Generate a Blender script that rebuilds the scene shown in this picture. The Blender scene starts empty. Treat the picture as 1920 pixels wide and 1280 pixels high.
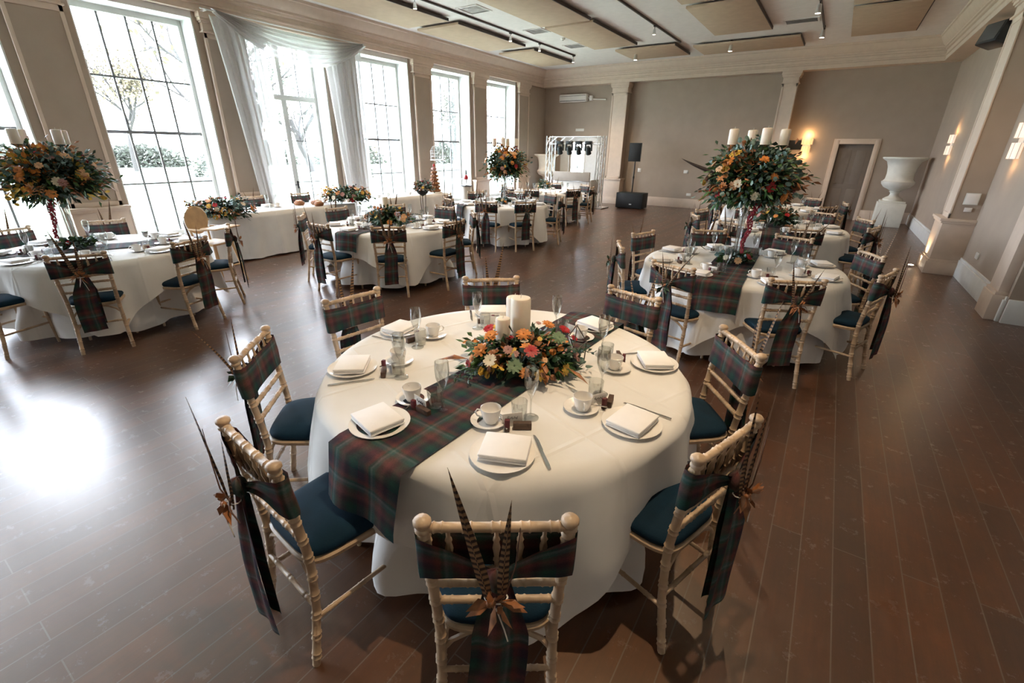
import bpy, bmesh, math, random
from mathutils import Vector, Matrix
random.seed(7)
PI = math.pi
scene = bpy.context.scene
C = scene.collection

# ---------------------------------------------------------------- camera
YAW, PITCH, ROLL = 0.58333, 0.3985, 0.01246
fw = Vector((-math.sin(YAW)*math.cos(PITCH), math.cos(YAW)*math.cos(PITCH), -math.sin(PITCH)))
rt = Vector((math.cos(YAW), math.sin(YAW), 0)); up = rt.cross(fw)
r2 = math.cos(ROLL)*rt + math.sin(ROLL)*up; u2 = -math.sin(ROLL)*rt + math.cos(ROLL)*up
cam = bpy.data.cameras.new('camera'); cam.sensor_width = 36; cam.lens = 854.76*36/1920
cam.clip_start = 0.05; cam.clip_end = 400
co = bpy.data.objects.new('camera', cam); C.objects.link(co)
co.matrix_world = Matrix(((r2.x, u2.x, -fw.x, 0), (r2.y, u2.y, -fw.y, 0), (r2.z, u2.z, -fw.z, 1.8), (0, 0, 0, 1)))
scene.camera = co

# ---------------------------------------------------------------- light
W = bpy.data.worlds.new('overcast'); scene.world = W; W.use_nodes = True
bg = W.node_tree.nodes['Background']; bg.inputs[0].default_value = (0.81, 0.875, 1.0, 1); bg.inputs[1].default_value = 10.5
scene.view_settings.view_transform = 'Standard'; scene.view_settings.look = 'None'
scene.view_settings.gamma = 1.0; scene.view_settings.use_curve_mapping = False
scene.view_settings.exposure = 1.78
SPOT_W = 66.0          # each track spotlight
WARM = (1.0, 0.74, 0.47)

# room shell measures
XG, XW, XP, XC = -10.25, -9.82, -9.72, -9.70      # glass, window wall, pilaster front, cornice edge
XR, XRP, XRC = 1.98, 1.64, 1.60                   # right wall, its pilasters, its cornice edge
YE, YEP, YEC = 17.0, 16.66, 16.60                 # end wall likewise
YB = -5.0
ZB, ZC = 3.92, 4.45

# ---------------------------------------------------------------- materials
MATS = {}
def nt(m): return m.node_tree.nodes, m.node_tree.links
def mat(name, col, rough=0.6, metal=0.0, var=0.0, vscale=8.0, bump=0.0, bscale=40.0, sheen=0.0, spec=0.5, stretch=None, coat=0.0):
    m = bpy.data.materials.new(name); m.use_nodes = True; N, L = nt(m)
    b = N['Principled BSDF']; b.inputs['Base Color'].default_value = (*col, 1)
    b.inputs['Roughness'].default_value = rough; b.inputs['Metallic'].default_value = metal
    b.inputs['Specular IOR Level'].default_value = spec
    if sheen: b.inputs['Sheen Weight'].default_value = sheen
    if coat: b.inputs['Coat Weight'].default_value = coat; b.inputs['Coat Roughness'].default_value = 0.15
    tc = N.new('ShaderNodeTexCoord')
    src = tc.outputs['Object']
    if stretch:
        mp = N.new('ShaderNodeMapping'); mp.inputs['Scale'].default_value = stretch; L.new(src, mp.inputs[0]); src = mp.outputs[0]
    n = N.new('ShaderNodeTexNoise'); n.inputs['Scale'].default_value = vscale; n.inputs['Detail'].default_value = 4; L.new(src, n.inputs['Vector'])
    r = N.new('ShaderNodeValToRGB'); v = max(var, 0.04)
    r.color_ramp.elements[0].position = 0.3; r.color_ramp.elements[1].position = 0.7
    r.color_ramp.elements[0].color = (*[c*(1-v) for c in col], 1); r.color_ramp.elements[1].color = (*[min(1, c*(1+v)) for c in col], 1)
    L.new(n.outputs['Fac'], r.inputs[0]); L.new(r.outputs[0], b.inputs['Base Color'])
    if bump:
        n2 = N.new('ShaderNodeTexNoise'); n2.inputs['Scale'].default_value = bscale; L.new(src, n2.inputs['Vector'])
        bp = N.new('ShaderNodeBump'); bp.inputs['Strength'].default_value = bump; bp.inputs['Distance'].default_value = 0.01
        L.new(n2.outputs['Fac'], bp.inputs['Height']); L.new(bp.outputs[0], b.inputs['Normal'])
    MATS[name] = m; return m

wall_m = mat('taupe_wall_paint', (0.385, 0.306, 0.238), 0.7, var=0.04, vscale=3, bump=0.08, bscale=120)
trim_m = mat('stone_cream_paint', (0.64, 0.515, 0.41), 0.5, var=0.03, bump=0.03)
jamb_m = mat('white_reveal_paint', (0.74, 0.74, 0.72), 0.5, bump=0.02)
ceil_m = mat('ceiling_paint', (0.76, 0.72, 0.69), 0.8, var=0.03)
panel_m = mat('acoustic_panel_fabric', (0.50, 0.375, 0.265), 0.9, var=0.06, vscale=5, bump=0.1, bscale=200)
paneledge_m = mat('panel_shade_and_track_brown', (0.045, 0.032, 0.025), 0.6)
frame_m = mat('painted_window_frame', (0.55, 0.54, 0.50), 0.45)
muntin_m = mat('grey_glazing_bar', (0.15, 0.15, 0.145), 0.5)
cloth_m = mat('white_linen', (0.76, 0.745, 0.72), 0.85, var=0.02, vscale=4, bump=0.25, bscale=6)
napkin_m = mat('white_napkin_linen', (0.88, 0.86, 0.85), 0.85, bump=0.08, bscale=60)
china_m = mat('white_china', (0.85, 0.82, 0.78), 0.18, coat=0.4)
steel_m = mat('cutlery_steel', (0.55, 0.54, 0.52), 0.22, 1.0)
alu_m = mat('brushed_aluminium', (0.72, 0.72, 0.70), 0.35, 1.0)
black_m = mat('black_plastic', (0.014, 0.016, 0.018), 0.45)
green_black_m = mat('speaker_cabinet_black', (0.012, 0.018, 0.018), 0.55)
chair_m = mat('limewashed_wood', (0.50, 0.36, 0.235), 0.42, var=0.28, vscale=14, bump=0.1, bscale=60, stretch=(1, 1, 0.25))
navy_m = mat('navy_velvet', (0.002, 0.020, 0.040), 0.85, var=0.35, vscale=5, bump=0.12, bscale=260, spec=0.25)
wax_m = mat('ivory_wax', (0.80, 0.72, 0.60), 0.42)
wax_m.node_tree.nodes['Principled BSDF'].inputs['Subsurface Weight'].default_value = 0.15
wick_m = mat('white_wick', (0.7, 0.68, 0.6), 0.9)
card_m = mat('white_card', (0.80, 0.77, 0.72), 0.7)
ink_m = mat('black_ink', (0.02, 0.015, 0.012), 0.7)
favour_m = mat('dark_wood_block', (0.085, 0.045, 0.028), 0.6, var=0.3, vscale=60)
redbar_m = mat('maroon_wrap', (0.12, 0.015, 0.02), 0.5)
urn_m = mat('white_stone', (0.66, 0.66, 0.60), 0.7, var=0.05, bump=0.1)
urn2_m = mat('cream_stone', (0.60, 0.50, 0.38), 0.7, var=0.06, bump=0.1)
brown_m = mat('brown_wood', (0.20, 0.12, 0.07), 0.5, var=0.2)
oak_m = mat('golden_beech', (0.52, 0.34, 0.17), 0.45, var=0.15, vscale=10)
paper_m = mat('buff_card', (0.5, 0.44, 0.34), 0.8)
euca_m = mat('eucalyptus_leaf', (0.17, 0.27, 0.24), 0.55, var=0.45, vscale=30)
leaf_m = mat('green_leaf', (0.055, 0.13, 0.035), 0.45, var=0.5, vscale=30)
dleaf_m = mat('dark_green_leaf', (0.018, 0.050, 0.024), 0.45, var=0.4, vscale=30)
bronze_m = mat('bronze_leaf', (0.30, 0.115, 0.04), 0.5, var=0.5, vscale=25)
orange_m = mat('orange_petal', (0.62, 0.22, 0.04), 0.55, var=0.3, vscale=40)
yellow_m = mat('yellow_petal', (0.66, 0.42, 0.07), 0.55, var=0.3, vscale=40)
peach_m = mat('peach_petal', (0.72, 0.42, 0.22), 0.55, var=0.2, vscale=40)
red_m = mat('red_petal', (0.42, 0.008, 0.015), 0.5, var=0.35, vscale=50)
cream_m = mat('cream_petal', (0.74, 0.66, 0.50), 0.55, var=0.08, vscale=40)
pink_m = mat('dusky_pink_petal', (0.42, 0.22, 0.2), 0.6, var=0.2, vscale=40)
amar_m = mat('crimson_tassel', (0.30, 0.02, 0.035), 0.7, var=0.35, vscale=50)
bark_m = mat('grey_bark', (0.022, 0.019, 0.017), 0.9, var=0.3)
grass_m = mat('pale_lawn', (0.30, 0.37, 0.27), 0.95, var=0.12, vscale=0.4)
hedge_m = mat('distant_foliage', (0.075, 0.08, 0.064), 0.9, var=0.4, vscale=2)
autumn_m = mat('autumn_tree_leaf', (0.11, 0.085, 0.05), 0.8, var=0.3, vscale=2)
gravel_m = mat('terrace_stone', (0.42, 0.44, 0.40), 0.9, var=0.1)
twig_m = mat('brown_twig', (0.11, 0.05, 0.03), 0.7)
wire_m = mat('dark_brass_wire', (0.12, 0.10, 0.08), 0.35, 0.8)
white_wire_m = mat('white_wire', (0.8, 0.8, 0.78), 0.4)
bun_m = mat('golden_pastry', (0.27, 0.11, 0.04), 0.5, var=0.35, vscale=30)
plastic_m = mat('white_plastic', (0.72, 0.69, 0.63), 0.4)
vent_m = mat('grey_grille', (0.07, 0.065, 0.06), 0.6)
skin_board_m = mat('grey_lycra_screen', (0.36, 0.31, 0.26), 0.75)
truss_cloth_m = mat('white_booth_cloth', (0.72, 0.68, 0.62), 0.8)

def creases(m, pitch=0.46):
    """pressed fold lines of laundered linen, as bump"""
    N, L = nt(m); b = N['Principled BSDF']; tc = N.new('ShaderNodeTexCoord'); mp = N.new('ShaderNodeMapping'); mp.inputs['Rotation'].default_value = (0, 0, 0.35); mp.inputs['Location'].default_value = (0.2, 0.13, 0)
    L.new(tc.outputs['Object'], mp.inputs[0]); sp = N.new('ShaderNodeSeparateXYZ'); L.new(mp.outputs[0], sp.inputs[0]); hs = []
    for k in (0, 1):
        p = N.new('ShaderNodeMath'); p.operation = 'PINGPONG'; p.inputs[1].default_value = pitch/2; L.new(sp.outputs[k], p.inputs[0])
        r = N.new('ShaderNodeMapRange'); r.inputs[1].default_value = 0.0; r.inputs[2].default_value = 0.016; r.inputs[3].default_value = 1; r.inputs[4].default_value = 0; L.new(p.outputs[0], r.inputs[0]); hs.append(r.outputs[0])
    mx = N.new('ShaderNodeMath'); mx.operation = 'MAXIMUM'; L.new(hs[0], mx.inputs[0]); L.new(hs[1], mx.inputs[1])
    n = N.new('ShaderNodeTexNoise'); n.inputs['Scale'].default_value = 5; n.inputs['Detail'].default_value = 5; L.new(tc.outputs['Object'], n.inputs['Vector'])
    ad = N.new('ShaderNodeMath'); ad.operation = 'MULTIPLY_ADD'; ad.inputs[1].default_value = 1.6; L.new(n.outputs['Fac'], ad.inputs[0]); L.new(mx.outputs[0], ad.inputs[2])
    bp = N.new('ShaderNodeBump'); bp.inputs['Strength'].default_value = 0.5; bp.inputs['Distance'].default_value = 0.005; L.new(ad.outputs[0], bp.inputs['Height']); L.new(bp.outputs[0], b.inputs['Normal'])
creases(cloth_m)
def glass(name, tint, rough=0.0, tr=0.92):
    m = bpy.data.materials.new(name); m.use_nodes = True; N, L = nt(m); N.remove(N['Principled BSDF'])
    t = N.new('ShaderNodeBsdfTransparent'); t.inputs[0].default_value = (*tint, 1)
    g = N.new('ShaderNodeBsdfGlossy'); g.inputs[1].default_value = rough
    lw = N.new('ShaderNodeLayerWeight'); lw.inputs[0].default_value = 0.35
    mr = N.new('ShaderNodeMapRange'); mr.inputs[3].default_value = 1-tr; mr.inputs[4].default_value = 0.55
    mx = N.new('ShaderNodeMixShader'); L.new(lw.outputs['Facing'], mr.inputs[0]); L.new(mr.outputs[0], mx.inputs[0])
    L.new(t.outputs[0], mx.inputs[1]); L.new(g.outputs[0], mx.inputs[2]); L.new(mx.outputs[0], N['Material Output'].inputs[0])
    MATS[name] = m; return m
glass_m = glass('clear_table_glass', (0.93, 0.94, 0.93), 0.03, 0.92)
pane_m = glass('window_glass', (0.97, 0.99, 1.0), 0.0, 0.97)

def sheer():
    m = bpy.data.materials.new('sheer_white_voile'); m.use_nodes = True; N, L = nt(m); N.remove(N['Principled BSDF'])
    d = N.new('ShaderNodeBsdfDiffuse'); d.inputs[0].default_value = (0.72, 0.70, 0.68, 1)
    t = N.new('ShaderNodeBsdfTranslucent'); t.inputs[0].default_value = (0.60, 0.58, 0.56, 1)
    x = N.new('ShaderNodeBsdfTransparent')
    w = N.new('ShaderNodeTexNoise'); w.inputs['Scale'].default_value = 30
    tc = N.new('ShaderNodeTexCoord'); L.new(tc.outputs['Object'], w.inputs['Vector'])
    mr = N.new('ShaderNodeMapRange'); mr.inputs[3].default_value = 0.04; mr.inputs[4].default_value = 0.17; L.new(w.outputs['Fac'], mr.inputs[0])
    a = N.new('ShaderNodeMixShader'); a.inputs[0].default_value = 0.45; L.new(d.outputs[0], a.inputs[1]); L.new(t.outputs[0], a.inputs[2])
    b = N.new('ShaderNodeMixShader'); L.new(mr.outputs[0], b.inputs[0]); L.new(a.outputs[0], b.inputs[1]); L.new(x.outputs[0], b.inputs[2])
    L.new(b.outputs[0], N['Material Output'].inputs[0]); return m
sheer_m = sheer()

def emis(name, col, s):
    m = bpy.data.materials.new(name); m.use_nodes = True; N, L = nt(m)
    b = N['Principled BSDF']; b.inputs['Base Color'].default_value = (*col, 1)
    b.inputs['Emission Color'].default_value = (*col, 1); b.inputs['Emission Strength'].default_value = s
    tc = N.new('ShaderNodeTexCoord'); n = N.new('ShaderNodeTexNoise'); n.inputs['Scale'].default_value = 6; L.new(tc.outputs['Object'], n.inputs['Vector'])
    mr = N.new('ShaderNodeMapRange'); mr.inputs[3].default_value = s*0.9; mr.inputs[4].default_value = s*1.1
    L.new(n.outputs['Fac'], mr.inputs[0]); L.new(mr.outputs[0], b.inputs['Emission Strength'])
    return m
bulb_m = emis('warm_lamp_face', (1.0, 0.86, 0.66), 9.0)
shade_m = emis('glowing_amber_shade', (1.0, 0.60, 0.26), 0.32)
shade2_m = emis('pale_lit_shade', (1.0, 0.80, 0.62), 0.14)

def bp_out(N, L, n):
    b_ = N.new('ShaderNodeBump'); b_.inputs['Strength'].default_value = 0.10; b_.inputs['Distance'].default_value = 0.002
    L.new(n.outputs['Fac'], b_.inputs['Height']); return b_.outputs[0]
def floor_mat():
    m = bpy.data.materials.new('dark_polished_floorboards'); m.use_nodes = True; N, L = nt(m); b = N['Principled BSDF']
    tc = N.new('ShaderNodeTexCoord')
    mp = N.new('ShaderNodeMapping'); mp.inputs['Rotation'].default_value = (0, 0, PI/2); L.new(tc.outputs['Object'], mp.inputs[0])
    br = N.new('ShaderNodeTexBrick'); br.inputs['Scale'].default_value = 1.0; br.inputs['Brick Width'].default_value = 2.3
    br.inputs['Row Height'].default_value = 0.135; br.inputs['Mortar Size'].default_value = 0.0028; br.inputs['Mortar Smooth'].default_value = 0.2
    br.offset = 0.37; br.inputs['Color1'].default_value = (0, 0, 0, 1); br.inputs['Color2'].default_value = (1, 1, 1, 1); br.inputs['Mortar'].default_value = (0.5, 0.5, 0.5, 1)
    L.new(mp.outputs[0], br.inputs['Vector'])
    r = N.new('ShaderNodeValToRGB'); e = r.color_ramp.elements
    e[0].color = (0.042, 0.0120, 0.0022, 1); e[1].color = (0.086, 0.0265, 0.0050, 1)
    L.new(br.outputs['Color'], r.inputs[0])
    mp2 = N.new('ShaderNodeMapping'); mp2.inputs['Scale'].default_value = (16, 1.3, 1); L.new(tc.outputs['Object'], mp2.inputs[0])
    n = N.new('ShaderNodeTexNoise'); n.inputs['Scale'].default_value = 2.2; n.inputs['Detail'].default_value = 7; n.inputs['Roughness'].default_value = 0.7; L.new(mp2.outputs[0], n.inputs['Vector'])
    gr = N.new('ShaderNodeMix'); gr.data_type = 'RGBA'; gr.blend_type = 'MULTIPLY'; gr.inputs[0].default_value = 0.75
    r3 = N.new('ShaderNodeValToRGB'); r3.color_ramp.elements[0].position = 0.3; r3.color_ramp.elements[0].color = (0.58, 0.55, 0.5, 1); r3.color_ramp.elements[1].position = 0.72; r3.color_ramp.elements[1].color = (1.22, 1.18, 1.1, 1)
    L.new(n.outputs['Fac'], r3.inputs[0]); L.new(r.outputs[0], gr.inputs[6]); L.new(r3.outputs[0], gr.inputs[7])
    # worn blotches
    n4 = N.new('ShaderNodeTexNoise'); n4.inputs['Scale'].default_value = 1.6; n4.inputs['Detail'].default_value = 8; n4.inputs['Roughness'].default_value = 0.75; L.new(tc.outputs['Object'], n4.inputs['Vector'])
    r4 = N.new('ShaderNodeValToRGB'); r4.color_ramp.elements[0].position = 0.35; r4.color_ramp.elements[0].color = (0.6, 0.6, 0.6, 1); r4.color_ramp.elements[1].position = 0.7; r4.color_ramp.elements[1].color = (1.5, 1.45, 1.35, 1)
    L.new(n4.outputs['Fac'], r4.inputs[0])
    g2 = N.new('ShaderNodeMix'); g2.data_type = 'RGBA'; g2.blend_type = 'MULTIPLY'; g2.inputs[0].default_value = 0.8
    L.new(gr.outputs[2], g2.inputs[6]); L.new(r4.outputs[0], g2.inputs[7])
    gap = N.new('ShaderNodeMix'); gap.data_type = 'RGBA'; gap.inputs[7].default_value = (0.10, 0.075, 0.055, 1)
    L.new(br.outputs['Fac'], gap.inputs[0]); L.new(g2.outputs[2], gap.inputs[6]); L.new(gap.outputs[2], b.inputs['Base Color'])
    # roughness: polish with wear and fine scratches
    n5 = N.new('ShaderNodeTexNoise'); n5.inputs['Scale'].default_value = 9; n5.inputs['Detail'].default_value = 9; n5.inputs['Roughness'].default_value = 0.8; L.new(tc.outputs['Object'], n5.inputs['Vector'])
    mr = N.new('ShaderNodeMapRange'); mr.inputs[1].default_value = 0.1; mr.inputs[2].default_value = 0.9; mr.inputs[3].default_value = 0.32; mr.inputs[4].default_value = 0.48
    L.new(n5.outputs['Fac'], mr.inputs[0]); L.new(mr.outputs[0], b.inputs['Roughness'])
    mrc = N.new('ShaderNodeMapRange'); mrc.inputs[1].default_value = 0.1; mrc.inputs[2].default_value = 0.9; mrc.inputs[3].default_value = 0.20; mrc.inputs[4].default_value = 0.32
    L.new(n5.outputs['Fac'], mrc.inputs[0]); L.new(mrc.outputs[0], b.inputs['Coat Roughness']); L.new(bp_out(N, L, n5), b.inputs['Coat Normal'])
    b.inputs['Specular IOR Level'].default_value = 1.0; b.inputs['Specular Tint'].default_value = (1.0, 0.80, 0.63, 1); b.inputs['Coat Weight'].default_value = 0.6; b.inputs['Coat Roughness'].default_value = 0.30; b.inputs['Coat IOR'].default_value = 1.65
    ad = N.new('ShaderNodeMath'); ad.operation = 'MULTIPLY_ADD'; ad.inputs[1].default_value = -1.2
    L.new(br.outputs['Fac'], ad.inputs[0])
    mp6 = N.new('ShaderNodeMapping'); mp6.inputs['Scale'].default_value = (60, 5, 1); L.new(tc.outputs['Object'], mp6.inputs[0])
    n6 = N.new('ShaderNodeTexNoise'); n6.inputs['Scale'].default_value = 2.0; n6.inputs['Detail'].default_value = 6; L.new(mp6.outputs[0], n6.inputs['Vector']); L.new(n6.outputs['Fac'], ad.inputs[2])
    bp = N.new('ShaderNodeBump'); bp.inputs['Strength'].default_value = 0.14; bp.inputs['Distance'].default_value = 0.002
    L.new(ad.outputs[0], bp.inputs['Height']); L.new(bp.outputs[0], b.inputs['Normal'])
    return m
floor_m = floor_mat()

def plaid_mat():
    m = bpy.data.materials.new('muted_tartan_wool'); m.use_nodes = True; N, L = nt(m); b = N['Principled BSDF']
    b.inputs['Roughness'].default_value = 0.9; b.inputs['Specular IOR Level'].default_value = 0.2
    uv = N.new('ShaderNodeTexCoord'); sp = N.new('ShaderNodeSeparateXYZ'); L.new(uv.outputs['UV'], sp.inputs[0])
    cols = [(0.0, (0.010, 0.030, 0.034)), (0.16, (0.016, 0.050, 0.038)), (0.30, (0.035, 0.020, 0.022)), (0.42, (0.115, 0.040, 0.038)),
            (0.52, (0.075, 0.045, 0.034)), (0.60, (0.040, 0.085, 0.075)), (0.655, (0.10, 0.13, 0.12)), (0.70, (0.025, 0.055, 0.045)), (0.76, (0.10, 0.035, 0.03)), (0.88, (0.030, 0.018, 0.030))]
    outs = []
    for k in (0, 1):
        ml = N.new('ShaderNodeMath'); ml.operation = 'MULTIPLY'; ml.inputs[1].default_value = 1/0.19; L.new(sp.outputs[k], ml.inputs[0])
        fr = N.new('ShaderNodeMath'); fr.operation = 'FRACT'; L.new(ml.outputs[0], fr.inputs[0])
        r = N.new('ShaderNodeValToRGB'); cr = r.color_ramp; cr.interpolation = 'EASE'
        cr.elements[0].position = 0; cr.elements[0].color = (*cols[0][1], 1)
        cr.elements[1].position = cols[1][0]; cr.elements[1].color = (*cols[1][1], 1)
        for p, c in cols[2:]:
            e = cr.elements.new(p); e.color = (*c, 1)
        L.new(fr.outputs[0], r.inputs[0]); outs.append(r.outputs[0])
    mx = N.new('ShaderNodeMix'); mx.data_type = 'RGBA'; mx.inputs[0].default_value = 0.5; L.new(outs[0], mx.inputs[6]); L.new(outs[1], mx.inputs[7])
    n = N.new('ShaderNodeTexNoise'); n.inputs['Scale'].default_value = 180; L.new(uv.outputs['UV'], n.inputs['Vector'])
    m2 = N.new('ShaderNodeMix'); m2.data_type = 'RGBA'; m2.blend_type = 'MULTIPLY'; m2.inputs[0].default_value = 0.5
    L.new(mx.outputs[2], m2.inputs[6]); L.new(n.outputs['Fac'], m2.inputs[7])
    hs = N.new('ShaderNodeHueSaturation'); hs.inputs['Value'].default_value = 1.55; L.new(m2.outputs[2], hs.inputs['Color']); L.new(hs.outputs[0], b.inputs['Base Color'])
    bp = N.new('ShaderNodeBump'); bp.inputs['Strength'].default_value = 0.2; bp.inputs['Distance'].default_value = 0.002; L.new(n.outputs['Fac'], bp.inputs['Height']); L.new(bp.outputs[0], b.inputs['Normal'])
    return m
plaid_m = plaid_mat()

def feather_mat():
    m = bpy.data.materials.new('barred_pheasant_feather'); m.use_nodes = True; N, L = nt(m); b = N['Principled BSDF']; b.inputs['Roughness'].default_value = 0.7
    uv = N.new('ShaderNodeTexCoord'); sp = N.new('ShaderNodeSeparateXYZ'); L.new(uv.outputs['UV'], sp.inputs[0])
    n = N.new('ShaderNodeTexNoise'); n.inputs['Scale'].default_value = 60; L.new(uv.outputs['UV'], n.inputs['Vector'])
    a = N.new('ShaderNodeMath'); a.operation = 'MULTIPLY_ADD'; a.inputs[1].default_value = 0.35; L.new(n.outputs['Fac'], a.inputs[0])
    ml = N.new('ShaderNodeMath'); ml.operation = 'MULTIPLY'; ml.inputs[1].default_value = 52; L.new(sp.outputs[1], ml.inputs[0]); L.new(ml.outputs[0], a.inputs[2])
    fr = N.new('ShaderNodeMath'); fr.operation = 'FRACT'; L.new(a.outputs[0], fr.inputs[0])
    r = N.new('ShaderNodeValToRGB'); e = r.color_ramp.elements; e[0].position = 0.45; e[0].color = (0.27, 0.155, 0.075, 1); e[1].position = 0.62; e[1].color = (0.030, 0.017, 0.012, 1)
    L.new(fr.outputs[0], r.inputs[0]); L.new(r.outputs[0], b.inputs['Base Color']); return m
feather_m = feather_mat()
darkfeather_m = mat('dark_feather', (0.035, 0.02, 0.014), 0.6, var=0.4, vscale=60)
# ---------------------------------------------------------------- mesh helpers
class MB:
    def __init__(s): s.v = []; s.f = []; s.uv = []; s.mi = []; s.M = Matrix(); s.m = 0; s.hasuv = False
    def add(s, vs, fs, uvs=None):
        o = len(s.v); M = s.M
        s.v += [tuple(M @ Vector(p)) for p in vs]
        for i, f in enumerate(fs):
            s.f.append(tuple(o+k for k in f)); s.mi.append(s.m)
            if uvs: s.hasuv = True; s.uv.append([uvs[k] for k in f])
            else: s.uv.append([(vs[k][0]+vs[k][1], vs[k][2]) for k in f])
        return s
    def box(s, a, b, c=0.0):
        x0, y0, z0 = a; x1, y1, z1 = b
        if c <= 0:
            vs = [(x0, y0, z0), (x1, y0, z0), (x1, y1, z0), (x0, y1, z0), (x0, y0, z1), (x1, y0, z1), (x1, y1, z1), (x0, y1, z1)]
            return s.add(vs, [(0, 3, 2, 1), (4, 5, 6, 7), (0, 1, 5, 4), (1, 2, 6, 5), (2, 3, 7, 6), (3, 0, 4, 7)])
        bm = bmesh.new(); bmesh.ops.create_cube(bm, size=1)
        for v in bm.verts: v.co = Vector(((x0+x1)/2+v.co.x*(x1-x0), (y0+y1)/2+v.co.y*(y1-y0), (z0+z1)/2+v.co.z*(z1-z0)))
        bmesh.ops.bevel(bm, geom=bm.edges[:], offset=c, segments=2, profile=0.5, affect='EDGES')
        bm.verts.index_update(); vs = [v.co[:] for v in bm.verts]; fs = [[v.index for v in f.verts] for f in bm.faces]; bm.free()
        return s.add(vs, fs)
    def lathe(s, prof, n=24, c=(0, 0, 0), cap=True):
        vs = []; fs = []
        for r, z in prof:
            for k in range(n):
                a = 2*PI*k/n; vs.append((c[0]+r*math.cos(a), c[1]+r*math.sin(a), c[2]+z))
        for i in range(len(prof)-1):
            for k in range(n):
                k2 = (k+1) % n; fs.append((i*n+k, i*n+k2, (i+1)*n+k2, (i+1)*n+k))
        if cap:
            if prof[0][0] > 1e-4: fs.append(tuple(range(n-1, -1, -1)))
            if prof[-1][0] > 1e-4: fs.append(tuple((len(prof)-1)*n+k for k in range(n)))
        return s.add(vs, fs)
    def tube(s, pts, rad, n=8, cap=True):
        P = [Vector(p) for p in pts]; R = rad if isinstance(rad, (list, tuple)) else [rad]*len(P)
        vs = []; fs = []; ref = None
        for i, p in enumerate(P):
            d = (P[min(i+1, len(P)-1)]-P[max(i-1, 0)]).normalized()
            if ref is None:
                ref = d.orthogonal().normalized()
            ref = (ref-d*ref.dot(d)).normalized(); q = d.cross(ref)
            for k in range(n):
                a = 2*PI*k/n; vs.append(tuple(p+(ref*math.cos(a)+q*math.sin(a))*R[i]))
        for i in range(len(P)-1):
            for k in range(n):
                k2 = (k+1) % n; fs.append((i*n+k, i*n+k2, (i+1)*n+k2, (i+1)*n+k))
        if cap: fs.append(tuple(range(n-1, -1, -1))); fs.append(tuple((len(P)-1)*n+k for k in range(n)))
        return s.add(vs, fs)
    def bamboo(s, pts, r, step=0.1, n=8, r1=None):
        """a turned rod with ring pairs at regular steps along its path"""
        P = [Vector(p) for p in pts]; seg = [(P[i+1]-P[i]).length for i in range(len(P)-1)]; T = sum(seg)
        def at(t):
            for i, l in enumerate(seg):
                if t <= l or i == len(seg)-1: return P[i].lerp(P[i+1], min(1, t/l))
                t -= l
        k = max(1, round(T/step)); st = [(0, 1)]
        for i in range(k):
            c = (i+0.5)*T/k; st += [(c-0.016, 1), (c-0.011, 1.22), (c-0.006, 1.02), (c, 1.0), (c+0.006, 1.02), (c+0.011, 1.22), (c+0.016, 1)]
        acc = 0
        for l in seg[:-1]: acc += l; st.append((acc, 1))
        st.append((T, 1)); st = sorted(x for x in st if 0 <= x[0] <= T)
        r1 = r1 or r
        return s.tube([at(t) for t, _ in st], [(r+(r1-r)*t/T)*q for t, q in st], n)
    def grid(s, fn, nu, nv, uvfn=None, closed=False):
        vs = []; uvs = []; fs = []
        for j in range(nv+1):
            for i in range(nu+(0 if closed else 1)):
                p = fn(i/nu, j/nv); vs.append(p); uvs.append(uvfn(i/nu, j/nv) if uvfn else (i/nu, j/nv))
        w = nu if closed else nu+1
        for j in range(nv):
            for i in range(nu):
                i2 = (i+1) % w if closed else i+1
                fs.append((j*w+i, j*w+i2, (j+1)*w+i2, (j+1)*w+i))
        return s.add(vs, fs, uvs)
    def prism(s, poly, axis, a, b):
        """extrude a 2-D outline along an axis"""
        n = len(poly)
        def P(p, t): return (t, p[0], p[1]) if axis == 0 else ((p[0], t, p[1]) if axis == 1 else (p[0], p[1], t))
        vs = [P(p, a) for p in poly]+[P(p, b) for p in poly]
        fs = [(i, (i+1) % n, n+(i+1) % n, n+i) for i in range(n)]+[tuple(range(n-1, -1, -1)), tuple(range(n, 2*n))]
        return s.add(vs, fs)
    def mesh(s, name, mats, smooth=35):
        me = bpy.data.meshes.new(name); me.from_pydata(s.v, [], s.f)
        for m in (mats if isinstance(mats, (list, tuple)) else [mats]): me.materials.append(m)
        ul = me.uv_layers.new(name='UVMap'); i = 0; flat = []
        for u in s.uv:
            for a in u: flat += [a[0], a[1]]
        ul.data.foreach_set('uv', flat)
        me.polygons.foreach_set('material_index', s.mi)
        if not s.hasuv:
            bm = bmesh.new(); bm.from_mesh(me); bmesh.ops.recalc_face_normals(bm, faces=bm.faces); bm.to_mesh(me); bm.free()
        if smooth:
            me.polygons.foreach_set('use_smooth', [True]*len(me.polygons))
            if smooth < 180: me.set_sharp_from_angle(angle=math.radians(smooth))
        me.update(); return me
    def obj(s, name, mats, parent=None, smooth=35, loc=None, rz=0):
        return ob(name, s.mesh(name, mats, smooth), parent, loc, rz)
def ob(name, me, parent=None, loc=None, rz=0):
    o = bpy.data.objects.new(name, me); C.objects.link(o)
    if parent: o.parent = parent
    if loc: o.location = loc
    if rz: o.rotation_euler = (0, 0, rz)
    return o
def tag(o, label, cat, group=None):
    o['label'] = label; o['category'] = cat
    if group: o['group'] = group
    return o
def thing(name, label, cat, loc=(0, 0, 0), rz=0, group=None):
    return tag(ob(name, None, None, loc, rz), label, cat, group)
def struct(name, mb, m, parent=None, smooth=35):
    o = mb.obj(name, m, parent, smooth)
    if parent is None: o['kind'] = 'structure'
    return o
KIDS = {}
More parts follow.
